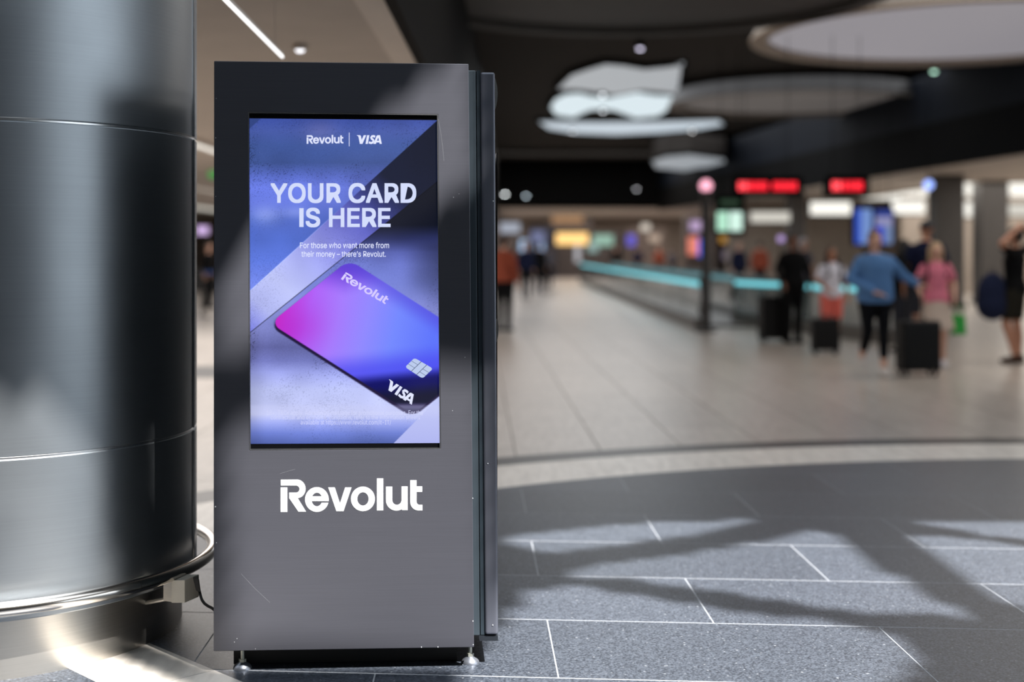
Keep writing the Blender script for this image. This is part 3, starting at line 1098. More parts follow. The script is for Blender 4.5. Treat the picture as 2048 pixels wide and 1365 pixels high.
def hashnoise(X, Y, s, seed):
    """smooth value noise"""
    rg = np.random.default_rng(seed)
    G = rg.random((260, 260))
    x, y = X / s + 20, Y / s + 20
    i, j = np.floor(x).astype(int), np.floor(y).astype(int)
    u, v = x - i, y - j
    u, v = u * u * (3 - 2 * u), v * v * (3 - 2 * v)
    g = lambda a_, b_: G[b_ % 260, a_ % 260]
    return (g(i, j) * (1 - u) + g(i + 1, j) * u) * (1 - v) + (g(i, j + 1) * (1 - u) + g(i + 1, j + 1) * u) * v


def screen_image(X, Y):
    """sRGB picture shown on the display, X/Y in frame pixels"""
    e1 = osd(X, Y, (873, 242), (530, 554), (860, 700))
    e2 = osd(X, Y, (759, 457), (502, 664), (860, 700))
    u = (X - 498) / 380
    s1 = ramp(Y, [(236, (58, 76, 152)), (262, (70, 88, 160)), (290, (64, 86, 150)), (325, (62, 82, 142)), (352, (86, 104, 190)), (375, (104, 122, 222)), (405, (100, 118, 214)), (440, (80, 104, 194)), (480, (76, 102, 192)), (520, (86, 112, 208)), (570, (112, 132, 228)), (640, (130, 150, 235))])
    f = 1.05 - .28 * ss(.25, .95, u) * ss(300, 380, Y)
    s1 = s1 * f[..., None]
    s1[..., 2] += 0
    lil = np.exp(-(((X - 640) / 34) ** 2 + ((Y - 262) / 24) ** 2))
    s1 = s1 + lil[..., None] * np.array([22, 14, 8])
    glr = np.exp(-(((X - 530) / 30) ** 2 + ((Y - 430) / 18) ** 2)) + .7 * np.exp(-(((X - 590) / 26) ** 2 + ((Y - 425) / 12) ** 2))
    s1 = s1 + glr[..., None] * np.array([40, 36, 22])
    # band: the ledge between the two edges
    s = ((X - 873) * (502 - 873) + (Y - 242) * (664 - 242)) / math.hypot(371, 422)
    bd = ramp(s, [(0, (16, 22, 40)), (150, (20, 26, 50)), (215, (62, 68, 142)), (262, (98, 102, 196)), (320, (132, 136, 222)), (380, (166, 172, 242)), (450, (190, 197, 248)), (510, (180, 187, 246)), (560, (120, 126, 220))])
    s2 = ramp(Y, [(240, (20, 26, 40)), (380, (14, 18, 30)), (450, (16, 20, 36)), (478, (44, 50, 96)), (505, (92, 102, 178)), (530, (112, 124, 206)), (570, (120, 132, 212)), (620, (138, 146, 220)), (660, (124, 130, 196)), (695, (98, 102, 162)), (722, (120, 126, 196)), (745, (160, 168, 238)), (780, (192, 200, 250)), (830, (202, 208, 252)), (848, (160, 172, 244)), (868, (112, 130, 214)), (889, (80, 98, 170))])
    s2 = s2 * (1 - .38 * ss(.78, 1.02, u) * ss(470, 500, Y) * (1 - ss(540, 640, Y)))[..., None]
    s2 = s2 * (1 - .12 * ss(.1, 0, u) * ss(640, 700, Y))[..., None]
    left = ss(740, 640, X) * ss(440, 500, Y)
    col = mixc(s1, bd, ss(-.7, .7, e1))
    col = mixc(col, s2, ss(-.7, .7, e2))
    # fine light line on the first edge, dark line on the second
    ln = np.exp(-(e1 / 1.0) ** 2) * ss(395, 460, Y)
    col = col + ln[..., None] * np.array([22, 24, 20])
    ln = np.exp(-(e2 / 0.9) ** 2)
    col = col * (1 - .6 * ln)[..., None]
    # grain
    g1 = hashnoise(X, Y, 1.25, 1)
    g2 = hashnoise(X, Y, 60, 2)
    zone = np.clip(np.exp(-((Y - 322) / 45) ** 2) * (e1 < 0) + np.exp(-((Y - 690) / 55) ** 2) * (e2 > 0) + .5 * np.exp(-((Y - 540) / 40) ** 2) * (e2 > 0) + .25, 0, 1.2)
    col = col * (1 - .5 * zone * ss(.66, .92, g1) * ss(.25, .6, g2))[..., None]
    col = col * (1 + .10 * (hashnoise(X, Y, 40, 3) - .5) + .07 * zone * (g1 - .5))[..., None]
    # pale slab in the lower right corner
    e3 = osd(X, Y, (786, 889), (884, 790), (878, 886))
    col = mixc(col, ramp(Y, [(780, (200, 206, 250)), (889, (176, 182, 240))]), ss(-.7, .7, e3))
    # chamfer in the upper left corner
    e4 = osd(X, Y, (500, 256), (522, 236), (498, 234))
    col = mixc(col, np.broadcast_to(np.array([52., 70, 130]), col.shape), ss(-.7, .7, e4))
    # ---- bank card with rounded corners
    Lc, LB, LT = np.array([540., 647.]), np.array([286., 183.]), np.array([158., -127.])
    M = np.linalg.inv(np.array([[LB[0], LT[0]], [LB[1], LT[1]]]))

    def card_sdf(dx, dy):
        a_ = M[0, 0] * (X - Lc[0] - dx) + M[0, 1] * (Y - Lc[1] - dy)
        b_ = M[1, 0] * (X - Lc[0] - dx) + M[1, 1] * (Y - Lc[1] - dy)
        A, B = a_ * 340, b_ * 203
        r = 22
        qx, qy = np.abs(A - 170) - (170 - r), np.abs(B - 101.5) - (101.5 - r)
        return np.hypot(np.maximum(qx, 0), np.maximum(qy, 0)) + np.minimum(np.maximum(qx, qy), 0) - r, a_, b_
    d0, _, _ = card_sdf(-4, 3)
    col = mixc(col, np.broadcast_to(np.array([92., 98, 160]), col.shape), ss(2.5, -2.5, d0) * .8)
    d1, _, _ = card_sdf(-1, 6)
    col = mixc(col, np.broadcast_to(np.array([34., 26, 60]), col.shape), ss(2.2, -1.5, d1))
    d, a_, b_ = card_sdf(0, 0)
    # magenta corner -> violet -> blue
    g = (X - 545) + .25 * (Y - 640)
    cc = ramp(g, [(0, (206, 34, 196)), (28, (190, 62, 226)), (70, (176, 100, 250)), (130, (166, 126, 255)), (190, (146, 138, 255)), (250, (118, 138, 255)), (330, (96, 118, 252))])
    top = ss(600, 530, Y + .28 * np.abs(X - 690))
    cc = mixc(cc, np.broadcast_to(np.array([92., 52, 206]), cc.shape), top * .9)
    ed = ss(.80, 1.0, b_)
    cc = mixc(cc, np.broadcast_to(np.array([84., 70, 214]), cc.shape), ed * .55)
    yb = Y + .10 * (X - 800)
    cc = mixc(cc, np.broadcast_to(np.array([76., 74, 240]), cc.shape), ss(690, 738, yb) * .75)
    cc = mixc(cc, np.broadcast_to(np.array([16., 16, 92]), cc.shape), ss(738, 766, yb) * .95)
    cc = mixc(cc, np.broadcast_to(np.array([18., 20, 42]), cc.shape), ss(765, 800, yb) * .9)
    cc = mixc(cc, np.broadcast_to(np.array([150., 130, 190]), cc.shape), ss(804, 812, Y) * ss(826, 814, Y) * .35)
    mg = np.exp(-((a_ - .10) / .16) ** 2) * np.exp(-((b_ - .05) / .3) ** 2)
    cc = mixc(cc, np.broadcast_to(np.array([186., 30, 190]), cc.shape), np.clip(mg, 0, 1) * .45)
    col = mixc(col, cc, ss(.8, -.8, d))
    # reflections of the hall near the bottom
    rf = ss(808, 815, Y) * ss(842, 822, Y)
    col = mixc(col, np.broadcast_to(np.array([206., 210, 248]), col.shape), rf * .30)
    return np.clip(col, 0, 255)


NXS, NYS = 300, 515
uu, vv = np.meshgrid(np.linspace(0, 1, NXS), np.linspace(0, 1, NYS))
cn = np.array([(498.5, 236.5), (874.4, 240.2), (879.2, 887.2), (501, 889)])
PXg = (1 - vv)[..., None] * ((1 - uu)[..., None] * cn[0] + uu[..., None] * cn[1]) + vv[..., None] * ((1 - uu)[..., None] * cn[3] + uu[..., None] * cn[2])
X_, Y_ = PXg[..., 0], PXg[..., 1]
img = screen_image(X_, Y_) / 255
img = np.where(img <= .04045, img / 12.92, ((img + .055) / 1.055) ** 2.4)
ux = (X_ - CX) / FPX
tt = (PDL - PSL * PXL) / (1 - PSL * ux)
P3 = np.stack([tt * ux, tt, CAM_H - tt * (Y_ - HY) / FPX], -1) + np.array(PN) * -.0065 - np.array(ORG[kio.name])
me = bpy.data.meshes.new('image')
ids = np.arange(NXS * NYS).reshape(NYS, NXS)
quads = np.stack([ids[1:, :-1], ids[1:, 1:], ids[:-1, 1:], ids[:-1, :-1]], -1).reshape(-1, 4)
me.vertices.add(NXS * NYS)
me.vertices.foreach_set('co', P3.reshape(-1))
me.loops.add(quads.size)
me.loops.foreach_set('vertex_index', quads.reshape(-1).astype(np.int32))
me.polygons.add(len(quads))
me.polygons.foreach_set('loop_start', (np.arange(len(quads)) * 4).astype(np.int32))
me.update(calc_edges=True)
ca = me.color_attributes.new('picture', 'FLOAT_COLOR', 'POINT')
ca.data.foreach_set('color', np.concatenate([img.reshape(-1, 3), np.ones((NXS * NYS, 1))], 1).reshape(-1))
ms = bpy.data.materials.new('display_image')
ms.use_nodes = True
nb = ms.node_tree.nodes['Principled BSDF']
nb.inputs['Base Color'].default_value = (.004, .004, .005, 1)
nb.inputs['Roughness'].default_value = .1
nb.inputs['Specular IOR Level'].default_value = .15
va = ms.node_tree.nodes.new('ShaderNodeVertexColor')
va.layer_name = 'picture'
ms.node_tree.links.new(va.outputs['Color'], nb.inputs['Emission Color'])
nb.inputs['Emission Strength'].default_value = 1.0
me.materials.append(ms)
im = bpy.data.objects.new('image', me)
COL.objects.link(im)
im.parent = scr
tag(im, 'glowing blue and violet advert picture with a bank card')

# ---- lettering
try:
    FONT = bpy.data.fonts.load(os.path.join(bpy.utils.system_resource('DATAFILES'), 'fonts', 'Inter.woff2'))
except Exception:
    FONT = None


def text_tris(body):
    c = bpy.data.curves.new('t', 'FONT')
    c.body = body
    if FONT:
        c.font = FONT
    c.resolution_u = 4
    o = bpy.data.objects.new('t', c)
    COL.objects.link(o)
    dg = bpy.context.evaluated_depsgraph_get()
    m_ = bpy.data.meshes.new_from_object(o.evaluated_get(dg))
    v = [Vector(p.co) for p in m_.vertices]
    f = [tuple(p.vertices) for p in m_.polygons]
    bpy.data.objects.remove(o)
    bpy.data.curves.remove(c)
    bpy.data.meshes.remove(m_)
    return v, f


def text_on_screen(name, lines, m, off, parent, bold=0.0):
    """lines: (text, x0, x1, top, bottom) in frame pixels, extremes of the glyphs"""
    b = MB()
    for body, x0, x1, y0, y1 in lines:
        v, f = text_tris(body)
        if bold:
            v0, f0 = v, f
            v, f = [], []
            for k in range(8):
                n_ = len(v)
                dd = Vector(((1, 1, 1, 0, -1, -1, -1, 0)[k], (1, 0, -1, -1, -1, 0, 1, 1)[k], 0)) * bold * .85
                v += [p + dd for p in v0]
                f += [tuple(i + n_ for i in q) for q in f0]
        xs, ys = [p.x for p in v], [p.y for p in v]
        ax, bx, ay, by = min(xs), max(xs), min(ys), max(ys)
        b.add([onpanel(x0 + (p.x - ax) / (bx - ax) * (x1 - x0), y1 + (p.y - ay) / (by - ay) * (y0 - y1) + ((p.x - ax) / (bx - ax) - .5) * .0, off) for p in v], f)
    return b.build(name, m, parent)


def place_polys(name, polys, fn, m, off, thick, parent, hole=None):
    b = MB()
    for k, q in enumerate(polys):
        loops = [[onpanel(*fn(x, y), off) for x, y in q]]
        if hole is not None and k == len(polys) - 1:
            loops.append([onpanel(*fn(x, y), off) for x, y in hole])
        if thick:
            b.prism(loops, PN * thick)
        else:
            pts = [p for l in loops for p in l]
            tri = tessellate_polygon(loops)
            b.add(pts, [tuple(t_) for t_ in tri])
    return b.build(name, m, parent)


M_TXT = glow('text_pale', (208, 217, 248), 1.0)
M_TXT2 = glow('text_white', (224, 229, 255), 1.0)
M_TXT3 = glow('text_faint', (208, 212, 250), 1.0)
tag(text_on_screen('headline', [('YOUR CARD', 540.5, 832.5, 366, 406.5), ('S HERE', 611.0, 781, 415.5, 455)], M_TXT, -.0060, scr, .022), 'pale bold headline letters')
place_polys('headline_stem', [[(598.2, 416.5), (606.8, 416.5), (606.8, 454.2), (598.2, 454.2)]], lambda x, y: (x, y), M_TXT, -.0060, 0, scr)
text_on_screen('slogan', [('For those who want more from', 599.5, 778, 484.8, 496.8), ('their money \u2013 there\u2019s Revolut.', 602.5, 771.5, 502.4, 517)], M_TXT2, -.0060, scr, .008)
text_on_screen('small_print', [('18+, T&Cs apply. Advertising message for promotional purposes. For the', 533, 846, 821.5, 834), ('contractual and economic conditions, refer to the information sheets', 541, 840, 831.5, 841.5), ('available at https://www.revolut.com/it-IT/', 601, 782, 841, 852.5)], M_TXT3, -.0060, scr)


def logo_polys():
    P = []
    bowl_o = ellipse(556, 577, 84, 91, -90, 75, 22)
    bowl_i = ellipse(546, 579, 34, 34, -90, 90, 14)
    P.append([(398, 487)] + bowl_o + [(564, 668), (645, 800), (570, 800), (480, 668), (480, 613)] + bowl_i[::-1] + [(398, 545)])
    P.append([(396, 563), (462, 563), (462, 803), (396, 803)])
    # e
    o_ = ellipse(750, 681, 116, 121, 15, 368, 56)
    i_ = ellipse(750, 681, 52, 66, 28, 374, 56)
    P.append(o_ + i_[::-1])
    P.append([(690, 650), (862, 650), (862, 697), (690, 697)])
    P.append([(860, 563), (925, 563), (975, 718), (1025, 563), (1088, 563), (1010, 795), (940, 795)])
    P.append(ellipse(1199, 675, 117, 120, 0, 360, 56) + ellipse(1199, 675, 55, 65, 0, 360, 56)[::-1])
    P.append([(1335, 475), (1397, 475), (1397, 788), (1335, 788)])
    P.append([(1423, 555), (1485, 555), (1485, 685)] + ellipse(1530, 685, 45, 48, 180, 0, 16) + [(1575, 553), (1635, 553), (1635, 785), (1580, 785), (1575, 765)] + ellipse(1525, 688, 102, 102, 60, 180, 16))
    P.append([(1660, 492), (1722, 492), (1722, 552), (1777, 552), (1777, 607), (1722, 607), (1722, 700)] + ellipse(1752, 700, 30, 33, 180, 90, 8) + [(1779, 733), (1779, 788)] + ellipse(1742, 706, 82, 82, 90, 180, 10))
    return P


def visa_polys():
    P = [[(2, 1), (15, 1), (18, 4), (21, 17), (29, 1), (39, 1), (24, 31), (13.5, 31), (8.5, 7), (6.5, 4), (2, 2.2)],
         [(42, 1), (51, 1), (45, 31), (36, 31)]]
    P += stroke2([(74, 6.2), (67, 4.2), (61, 5.0), (58, 9.5), (60.5, 13.5), (66, 17), (67.5, 21.5), (64.5, 26), (58, 28), (49, 25.8)], 7.6)
    P.append([(84, 1), (93, 1), (100, 31), (91.5, 31), (90.4, 26), (79, 26), (76.6, 31), (67, 31), (79.5, 3)])
    return P


VISA_HOLE = [(86.2, 9), (80.8, 20), (89, 20)]


LP = logo_polys()
# big illuminated wordmark: each letter its own part
groups = [('letter_r', LP[0:2]), ('letter_e', LP[2:4]), ('letter_v', LP[4:5]), ('letter_o', LP[5:6]), ('letter_l', LP[6:7]), ('letter_u', LP[7:8]), ('letter_t', LP[8:9])]
for nm, pl in groups:
    tag(place_polys(nm, pl, lambda x, y: (480 + x / 4.876, 860 + y / 4.876), M_LOGO, .0003, .0007, kio), 'glowing white letter')
# small marks at the top of the screen
sx = (686.5 - 613) / (1779 - 396)
top_mark = place_polys('wordmark', LP, lambda x, y: (613 + (x - 396) * sx, 270 + (y - 480) * (287.5 - 270) / 322), M_TXT2, -.0060, 0, scr)
place_polys('divider', [[(697.6, 265), (698.9, 265), (698.9, 292.5), (697.6, 292.5)]], lambda x, y: (x, y), M_TXT2, -.0060, 0, scr)
place_polys('card_network_mark', visa_polys(), lambda x, y: (712.5 + x * .51, 269.7 + y * .58), M_TXT2, -.0060, 0, scr, VISA_HOLE)
# marks printed on the pictured card
M_CARDTXT = glow('card_text', (214, 202, 255), 1.0)
ex, ey = Vector((88, 51)) / 1383, Vector((10.5, -14.5)) / 328
place_polys('card_wordmark', LP, lambda x, y: tuple(Vector((681.5, 558.5)) + ex * (x - 396) + ey * (800 - y)), M_CARDTXT, -.0060, 0, scr)
ex2, ey2 = Vector((54, 33.5)) / 100, Vector((8.5, -20)) / 31
place_polys('card_network_mark', visa_polys(), lambda x, y: tuple(Vector((769.5, 777)) + ex2 * x * 1.0 + ey2 * (31 - y) * .95), M_TXT2, -.0060, 0, scr, VISA_HOLE)
# chip
cq = [Vector(p) for p in ((829, 716.5), (866, 738), (845, 758), (810, 735))]


def chip(u, v):
    return tuple((cq[0] * (1 - u) + cq[1] * u) * (1 - v) + (cq[3] * (1 - u) + cq[2] * u) * v)


r = .14
rect = ellipse(1 - r, 1 - r, r, r, 0, 90, 5) + ellipse(r, 1 - r, r, r, 90, 180, 5) + ellipse(r, r, r, r, 180, 270, 5) + ellipse(1 - r, r, r, r, 270, 360, 5)
place_polys('chip', [rect], lambda u, v: chip(u, v), glow('chip_silver', (186, 202, 236), 1.0), -.0060, 0, scr)
ln = []
for pts in ([(.36, 0), (.36, 1)], [(.66, 0), (.66, .25), (.66, 1)], [(0, .33), (.36, .33)], [(0, .66), (.36, .66)], [(.66, .4), (1, .4)], [(.66, .7), (1, .7)]):
    ln += stroke2(pts, .03)
place_polys('chip_lines', ln, lambda u, v: chip(u, v), glow('chip_line', (72, 86, 120), 1.0), -.0058, 0, scr)
# ------------------------------------------------------------------ moving walkway, balustrades, posts, signs
M_GLASS = mat('balustrade_glass', (120, 140, 142), 0.08, alpha=0.35, spec=.6)
M_TEAL = glow('handrail_light', (120, 214, 226), 1.15)
M_TEAL_DIM = glow('handrail_light_dim', (92, 150, 160), 0.8)
M_DGREY = mat('dark_grey_metal', (62, 60, 60), 0.45, .4, noise=(20, .08, (1, 1, 1)))
M_RUBBER = mat('handrail_rubber', (18, 18, 19), 0.5, noise=(20, .08, (1, 1, 1)))
M_SKIRT = mat('walkway_skirt', (108, 104, 100), 0.4, .5, noise=(10, .08, (1, 1, 1)))


def balustrade(name, a, c, h, label, n, m_light, cat, skirt=.22):
    a, c = Vector(a), Vector(c)
    t = thing(name, a.lerp(c, .5), label, cat)
    d = (c - a).normalized()
    s = Vector((-d.y, d.x, 0))
    up = Vector((0, 0, 1))

    def bar(nm, p, q, w, z0, z1, m):
        return MB().hexa([p - s * w + up * z0, q - s * w + up * z0, q + s * w + up * z0, p + s * w + up * z0], [p - s * w + up * z1, q - s * w + up * z1, q + s * w + up * z1, p + s * w + up * z1]).build(nm, m, t)
    bar('skirt', a, c, .10, 0.0, skirt, M_SKIRT)
    for i in range(n):
        bar('glass_panel', a.lerp(c, (i + .01) / n), a.lerp(c, (i + .99) / n), .008, skirt, h - .12, M_GLASS)
    bar('light_strip', a, c, .03, h - .12, h - .035, m_light)
    MB().tube([a + up * .30 - d * .0, a - d * .25 + up * (h * .55), a + up * h, c + up * h, c + d * .25 + up * (h * .55), c + up * .3], .04, 8).build('handrail', M_RUBBER, t, smooth='auto')
    return t


balustrade('moving_walkway_side', (3.35, 24.0, 0), (3.2, 62.0, 0), .90, 'long moving walkway balustrade with glowing teal strip, near side', 16, M_TEAL, 'walkway')
balustrade('moving_walkway_side', (4.75, 25.5, 0), (4.6, 62.0, 0), .90, 'moving walkway balustrade on its far side, beyond the dark post', 16, M_TEAL_DIM, 'walkway')
balustrade('glass_barrier', (4.35, 26.2, 0), (5.9, 19.8, 0), .88, 'glass barrier with glowing teal strip behind the travellers', 5, M_TEAL, 'barrier')
struct(MB().box(3.45, 4.65, 25, 62, 0.0, 0.06).build('walkway_deck', M_SKIRT), 'grey moving deck between the teal walkway balustrades', 'walkway')

p = onfloor(1412, 664)
t = thing('signal_post', p, 'slim dark post topped by a glowing pink globe', 'post')
hb = at(1412, 372, p.y).z
MB().tube([p, p + Vector((0, 0, hb - .1))], .085, 14).build('pole', M_DGREY, t, smooth='auto')
MB().lathe(p, [(.2, 0), (.2, .03), (.1, .05)], 20).build('base', M_DGREY, t, smooth='auto')
MB().ball(p + Vector((0, 0, hb)), .11, 16, 10).build('globe', glow('globe_pink', (255, 178, 200), 1.5), t, smooth=True)
MB().lathe(p + Vector((0, 0, hb - .14)), [(.085, 0), (.1, .04), (.06, .06)], 16).build('collar', M_DGREY, t, smooth='auto')


def hang_box(name, x0, x1, y0, y1, d, label, cat, m_case, top, depth=.2):
    a, c = at(x0, y0, d), at(x1, y1, d)
    t = thing(name, Vector(((a.x + c.x) / 2, d, c.z)), label, cat)
    MB().box(a.x, c.x, d, d + depth, c.z, a.z).build('casing', m_case, t, bevel=.01, bseg=1)
    for s in (.2, .8):
        x = a.x + (c.x - a.x) * s
        if top > a.z:
            MB().tube([(x, d + depth / 2, a.z), (x, d + depth / 2, top)], .006, 6).build('rod', M_BLACK, t)
    return t


def face(t, name, x0, x1, y0, y1, d, m, depth=.012):
    a, c = at(x0, y0, d), at(x1, y1, d)
    return MB().box(a.x, c.x, d - depth, d, c.z, a.z).build(name, m, t)


RED1, RED2 = glow('led_red', (255, 34, 52), 1.5), glow('led_red_hot', (255, 70, 80), 2.0)
t = hang_box('led_sign', 1464, 1606, 353, 392, 23.0, 'wide hanging sign with two glowing red bars beside the post', 'sign', M_BLACK, 5.5)
for i, x in enumerate((1477, 1487, 1497, 1507, 1517, 1527, 1546, 1556, 1566, 1576, 1586)):
    face(t, 'led_character', x, x + 7.5, 364, 381, 23.0, RED2 if i < 2 else RED1)
t = hang_box('led_sign', 1650, 1740, 352, 393, 23.0, 'narrow hanging sign with glowing red light, above the girl in white', 'sign', M_BLACK, 5.5)
for i, x in enumerate((1664, 1674, 1686, 1697, 1708, 1717)):
    face(t, 'led_character', x, x + 8, 363, 381, 23.0, RED2 if i < 2 else RED1)
t = hang_box('gate_sign', 1430, 1490, 392, 472, 27.0, 'hanging dark sign with pale green lit squares right of the post', 'sign', M_BLACK, 5.5)
face(t, 'lit_square', 1434, 1456, 424, 462, 27.0, glow('gate_green', (176, 226, 200), 1.1))
face(t, 'lit_square', 1459, 1484, 424, 462, 27.0, glow('gate_mint', (204, 236, 222), 1.15))
face(t, 'dim_row', 1440, 1478, 400, 410, 27.0, glow('gate_dim', (40, 62, 46), 1.0))
t = hang_box('flight_display', 1706, 1746, 414, 492, 30.0, 'left blue flight information screen above the woman in blue', 'screen', M_BLACK, 5.5)
face(t, 'screen', 1710, 1722, 418, 488, 30.0, glow('fids_blue', (52, 84, 190), 1.0))
face(t, 'screen', 1722, 1744, 418, 488, 30.0, glow('fids_sky', (112, 142, 200), 1.0))
t = hang_box('flight_display', 1748, 1788, 416, 492, 30.0, 'right blue flight information screen beside its twin', 'screen', M_BLACK, 5.5)
face(t, 'screen', 1751, 1785, 420, 434, 30.0, glow('fids_navy', (44, 62, 140), 1.0))
face(t, 'screen', 1751, 1785, 434, 452, 30.0, glow('fids_lilac', (140, 140, 178), 1.0))
face(t, 'screen', 1751, 1768, 452, 488, 30.0, glow('fids_deep', (40, 62, 190), 1.0))
face(t, 'screen', 1768, 1785, 452, 488, 30.0, glow('fids_grey', (110, 130, 170), 1.0))

# dark pillars on the right
M_PILLAR = mat('dark_pillar', (74, 71, 70), 0.5, noise=(6, .12, (1, 1, .2)))
for (x0, x1, d, lab) in ((1872, 1930, 33.0, 'dark square pillar behind the cap-wearing man'), (1962, 2018, 36.0, 'dark square pillar left of the arms-raised traveller'), (1578, 1612, 43.0, 'dark narrow pillar behind the black-clad man')):
    a, c = (x0 - CX) * d / FPX, (x1 - CX) * d / FPX
    t = thing('pillar', ((a + c) / 2, d, 0), lab, 'pillar')
    MB().box(a, c, d, d + (c - a), 0.0, 3.3).build('shaft', M_PILLAR, t, bevel=.02)
    MB().box(a - .03, c + .03, d - .03, d + (c - a) + .03, 0.0, .15).build('foot_plate', M_DGREY, t)
p = at(1857, 370, 27.6)
t = thing('signal_lamp', p, 'glowing blue-white globe lamp hanging left of the pillar', 'lamp')
MB().ball(p, .10, 16, 10).build('globe', glow('globe_blue', (150, 176, 255), 1.9), t, smooth=True)
MB().tube([p + Vector((0, 0, .09)), Vector((p.x, p.y, 3.3 if p.x > 9.8 else 5.5))], .006, 6).build('stem', M_BLACK, t)
p = at(1562, 478, 26.0)
t = thing('signal_lamp', p, 'small lilac lamp on a thin stand beside the black-clad man', 'lamp')
MB().ball(p, .07, 14, 8).build('globe', glow('globe_lilac', (176, 150, 206), 1.1), t, smooth=True)
MB().tube([Vector((p.x, p.y, 0)), p], .02, 8).build('stand', M_DGREY, t)

# far shops: lit signs and shopfronts in the far wall
M_SHOPDARK = mat('shop_dark', (70, 62, 60), 0.6, noise=(3, .3, (1, 1, 1)))
SHOPS = [(960, 1040, 440, 550, 70, M_SHOPDARK, [((1000, 1040, 446, 466), (176, 184, 200), .8), ((1040, 1056, 480, 510), (168, 200, 236), 1.1)], 'dim shopfront with pale blue lights right of the machine'),
         (1058, 1112, 452, 548, 72, mat('shop_navy', (26, 28, 42), .6, noise=(3, .3, (1, 1, 1))), [((1062, 1090, 462, 486), (120, 128, 170), .7), ((1072, 1088, 486, 510), (160, 190, 230), .9)], 'navy shopfront left of the glowing yellow sign'),
         (1100, 1185, 430, 546, 74, M_SHOPDARK, [((1104, 1176, 466, 490), (255, 206, 128), 1.35), ((1104, 1166, 432, 448), (172, 130, 92), .8), ((1150, 1160, 490, 525), (190, 190, 196), .9)], 'shopfront with a glowing yellow sign'),
         (1188, 1250, 462, 546, 74, M_SHOPDARK, [((1186, 1226, 470, 492), (150, 190, 172), .9), ((1176, 1196, 486, 505), (150, 180, 176), .8)], 'dark shopfront with pale green lights'),
         (1258, 1330, 455, 546, 73, mat('shop_brown', (96, 84, 78), .6, noise=(3, .3, (1, 1, 1))), [((1254, 1270, 470, 492), (92, 84, 200), 1.1), ((1282, 1300, 448, 462), (206, 196, 184), 1.1), ((1298, 1320, 470, 484), (190, 168, 150), .9)], 'brown shopfront with a small violet sign'),
         (1372, 1425, 430, 545, 66, M_SHOPDARK, [((1380, 1402, 442, 462), (186, 160, 200), 1.0), ((1376, 1396, 474, 510), (226, 130, 110), 1.1), ((1396, 1412, 478, 514), (44, 88, 210), 1.3)], 'shopfront with orange and blue panels left of the post'),
         (1428, 1560, 470, 545, 62, M_SHOPDARK, [((1440, 1452, 470, 486), (190, 140, 66), .9), ((1445, 1462, 500, 520), (120, 110, 124), .7)], 'long dark shopfront behind the post')]
for x0, x1, y0, y1, d, m, signs, lab in SHOPS:
    a, c = at(x0, y0, d), at(x1, y1, d)
    t = thing('shopfront', ((a.x + c.x) / 2, d, 0), lab, 'shopfront')
    MB().box(a.x, c.x, d, d + 1.0, 0.0, a.z).build('facade', m, t)
    for (sx0, sx1, sy0, sy1), rgb, es in signs:
        face(t, 'lit_sign', sx0, sx1, sy0, sy1, d - .02, glow('sign_%d_%d_%d' % rgb, rgb, es), .06)
# pale partition behind the shops on the right half
struct(MB().box(8.0, 13.0, 50, 50.3, 0, 3.3).build('wall_partition', M_WALL), 'beige partition behind the travellers', 'wall')

# queue barrier seen between column and machine
p = onfloor(404, 634)
t = thing('belt_barrier', p, 'black queue barrier post with a blue belt', 'barrier')
MB().lathe(p, [(.17, 0), (.17, .015), (.05, .04)], 20).build('base', M_RUBBER, t, smooth='auto')
MB().tube([p + Vector((0, 0, .03)), p + Vector((0, 0, 1.0))], .035, 10).build('post', M_DGREY, t, smooth='auto')
MB().box(p.x, p.x + 1.6, p.y - .005, p.y + .005, .93, .985).build('belt', mat('blue_belt', (38, 84, 160), .6, noise=(20, .08, (1, 1, 1))), t)
q = p + Vector((1.6, 0, 0))
MB().tube([q + Vector((0, 0, .03)), q + Vector((0, 0, 1.0))], .035, 10).build('post', M_DGREY, t, smooth='auto')
MB().lathe(q, [(.17, 0), (.17, .015), (.05, .04)], 20).build('base', M_RUBBER, t, smooth='auto')
t = hang_box('exit_sign', 416, 440, 322, 358, 25.0, 'green lit sign at the left edge of the machine', 'sign', M_DGREY, 2.9, .08)
face(t, 'lit_face', 417, 439, 323, 357, 25.0, glow('exit_green', (74, 150, 74), 1.0))
p = at(406, 461, 40)
t = hang_box('exit_sign', 392, 418, 452, 470, 40.0, 'small lilac glowing sign deep between column and machine', 'sign', M_DGREY, 2.9, .08)
face(t, 'lit_face', 393, 417, 453, 469, 40.0, glow('lilac_sign', (206, 176, 226), 1.2))
# lounge bench behind the barrier
p = onfloor(412, 610)
t = thing('bench', p, 'dark bench behind the queue barrier', 'bench')
MB().box(p.x - .9, p.x + .9, p.y - .25, p.y + .25, .36, .46).build('seat', M_RUBBER, t, bevel=.02)
MB().box(p.x - .9, p.x + .9, p.y + .22, p.y + .30, .46, .9).build('backrest', M_RUBBER, t, bevel=.02)
for sx in (-.8, .8):
    MB().box(p.x + sx - .03, p.x + sx + .03, p.y - .22, p.y + .22, 0, .36).build('leg', M_DGREY, t)

# ------------------------------------------------------------------ people
DGS = None


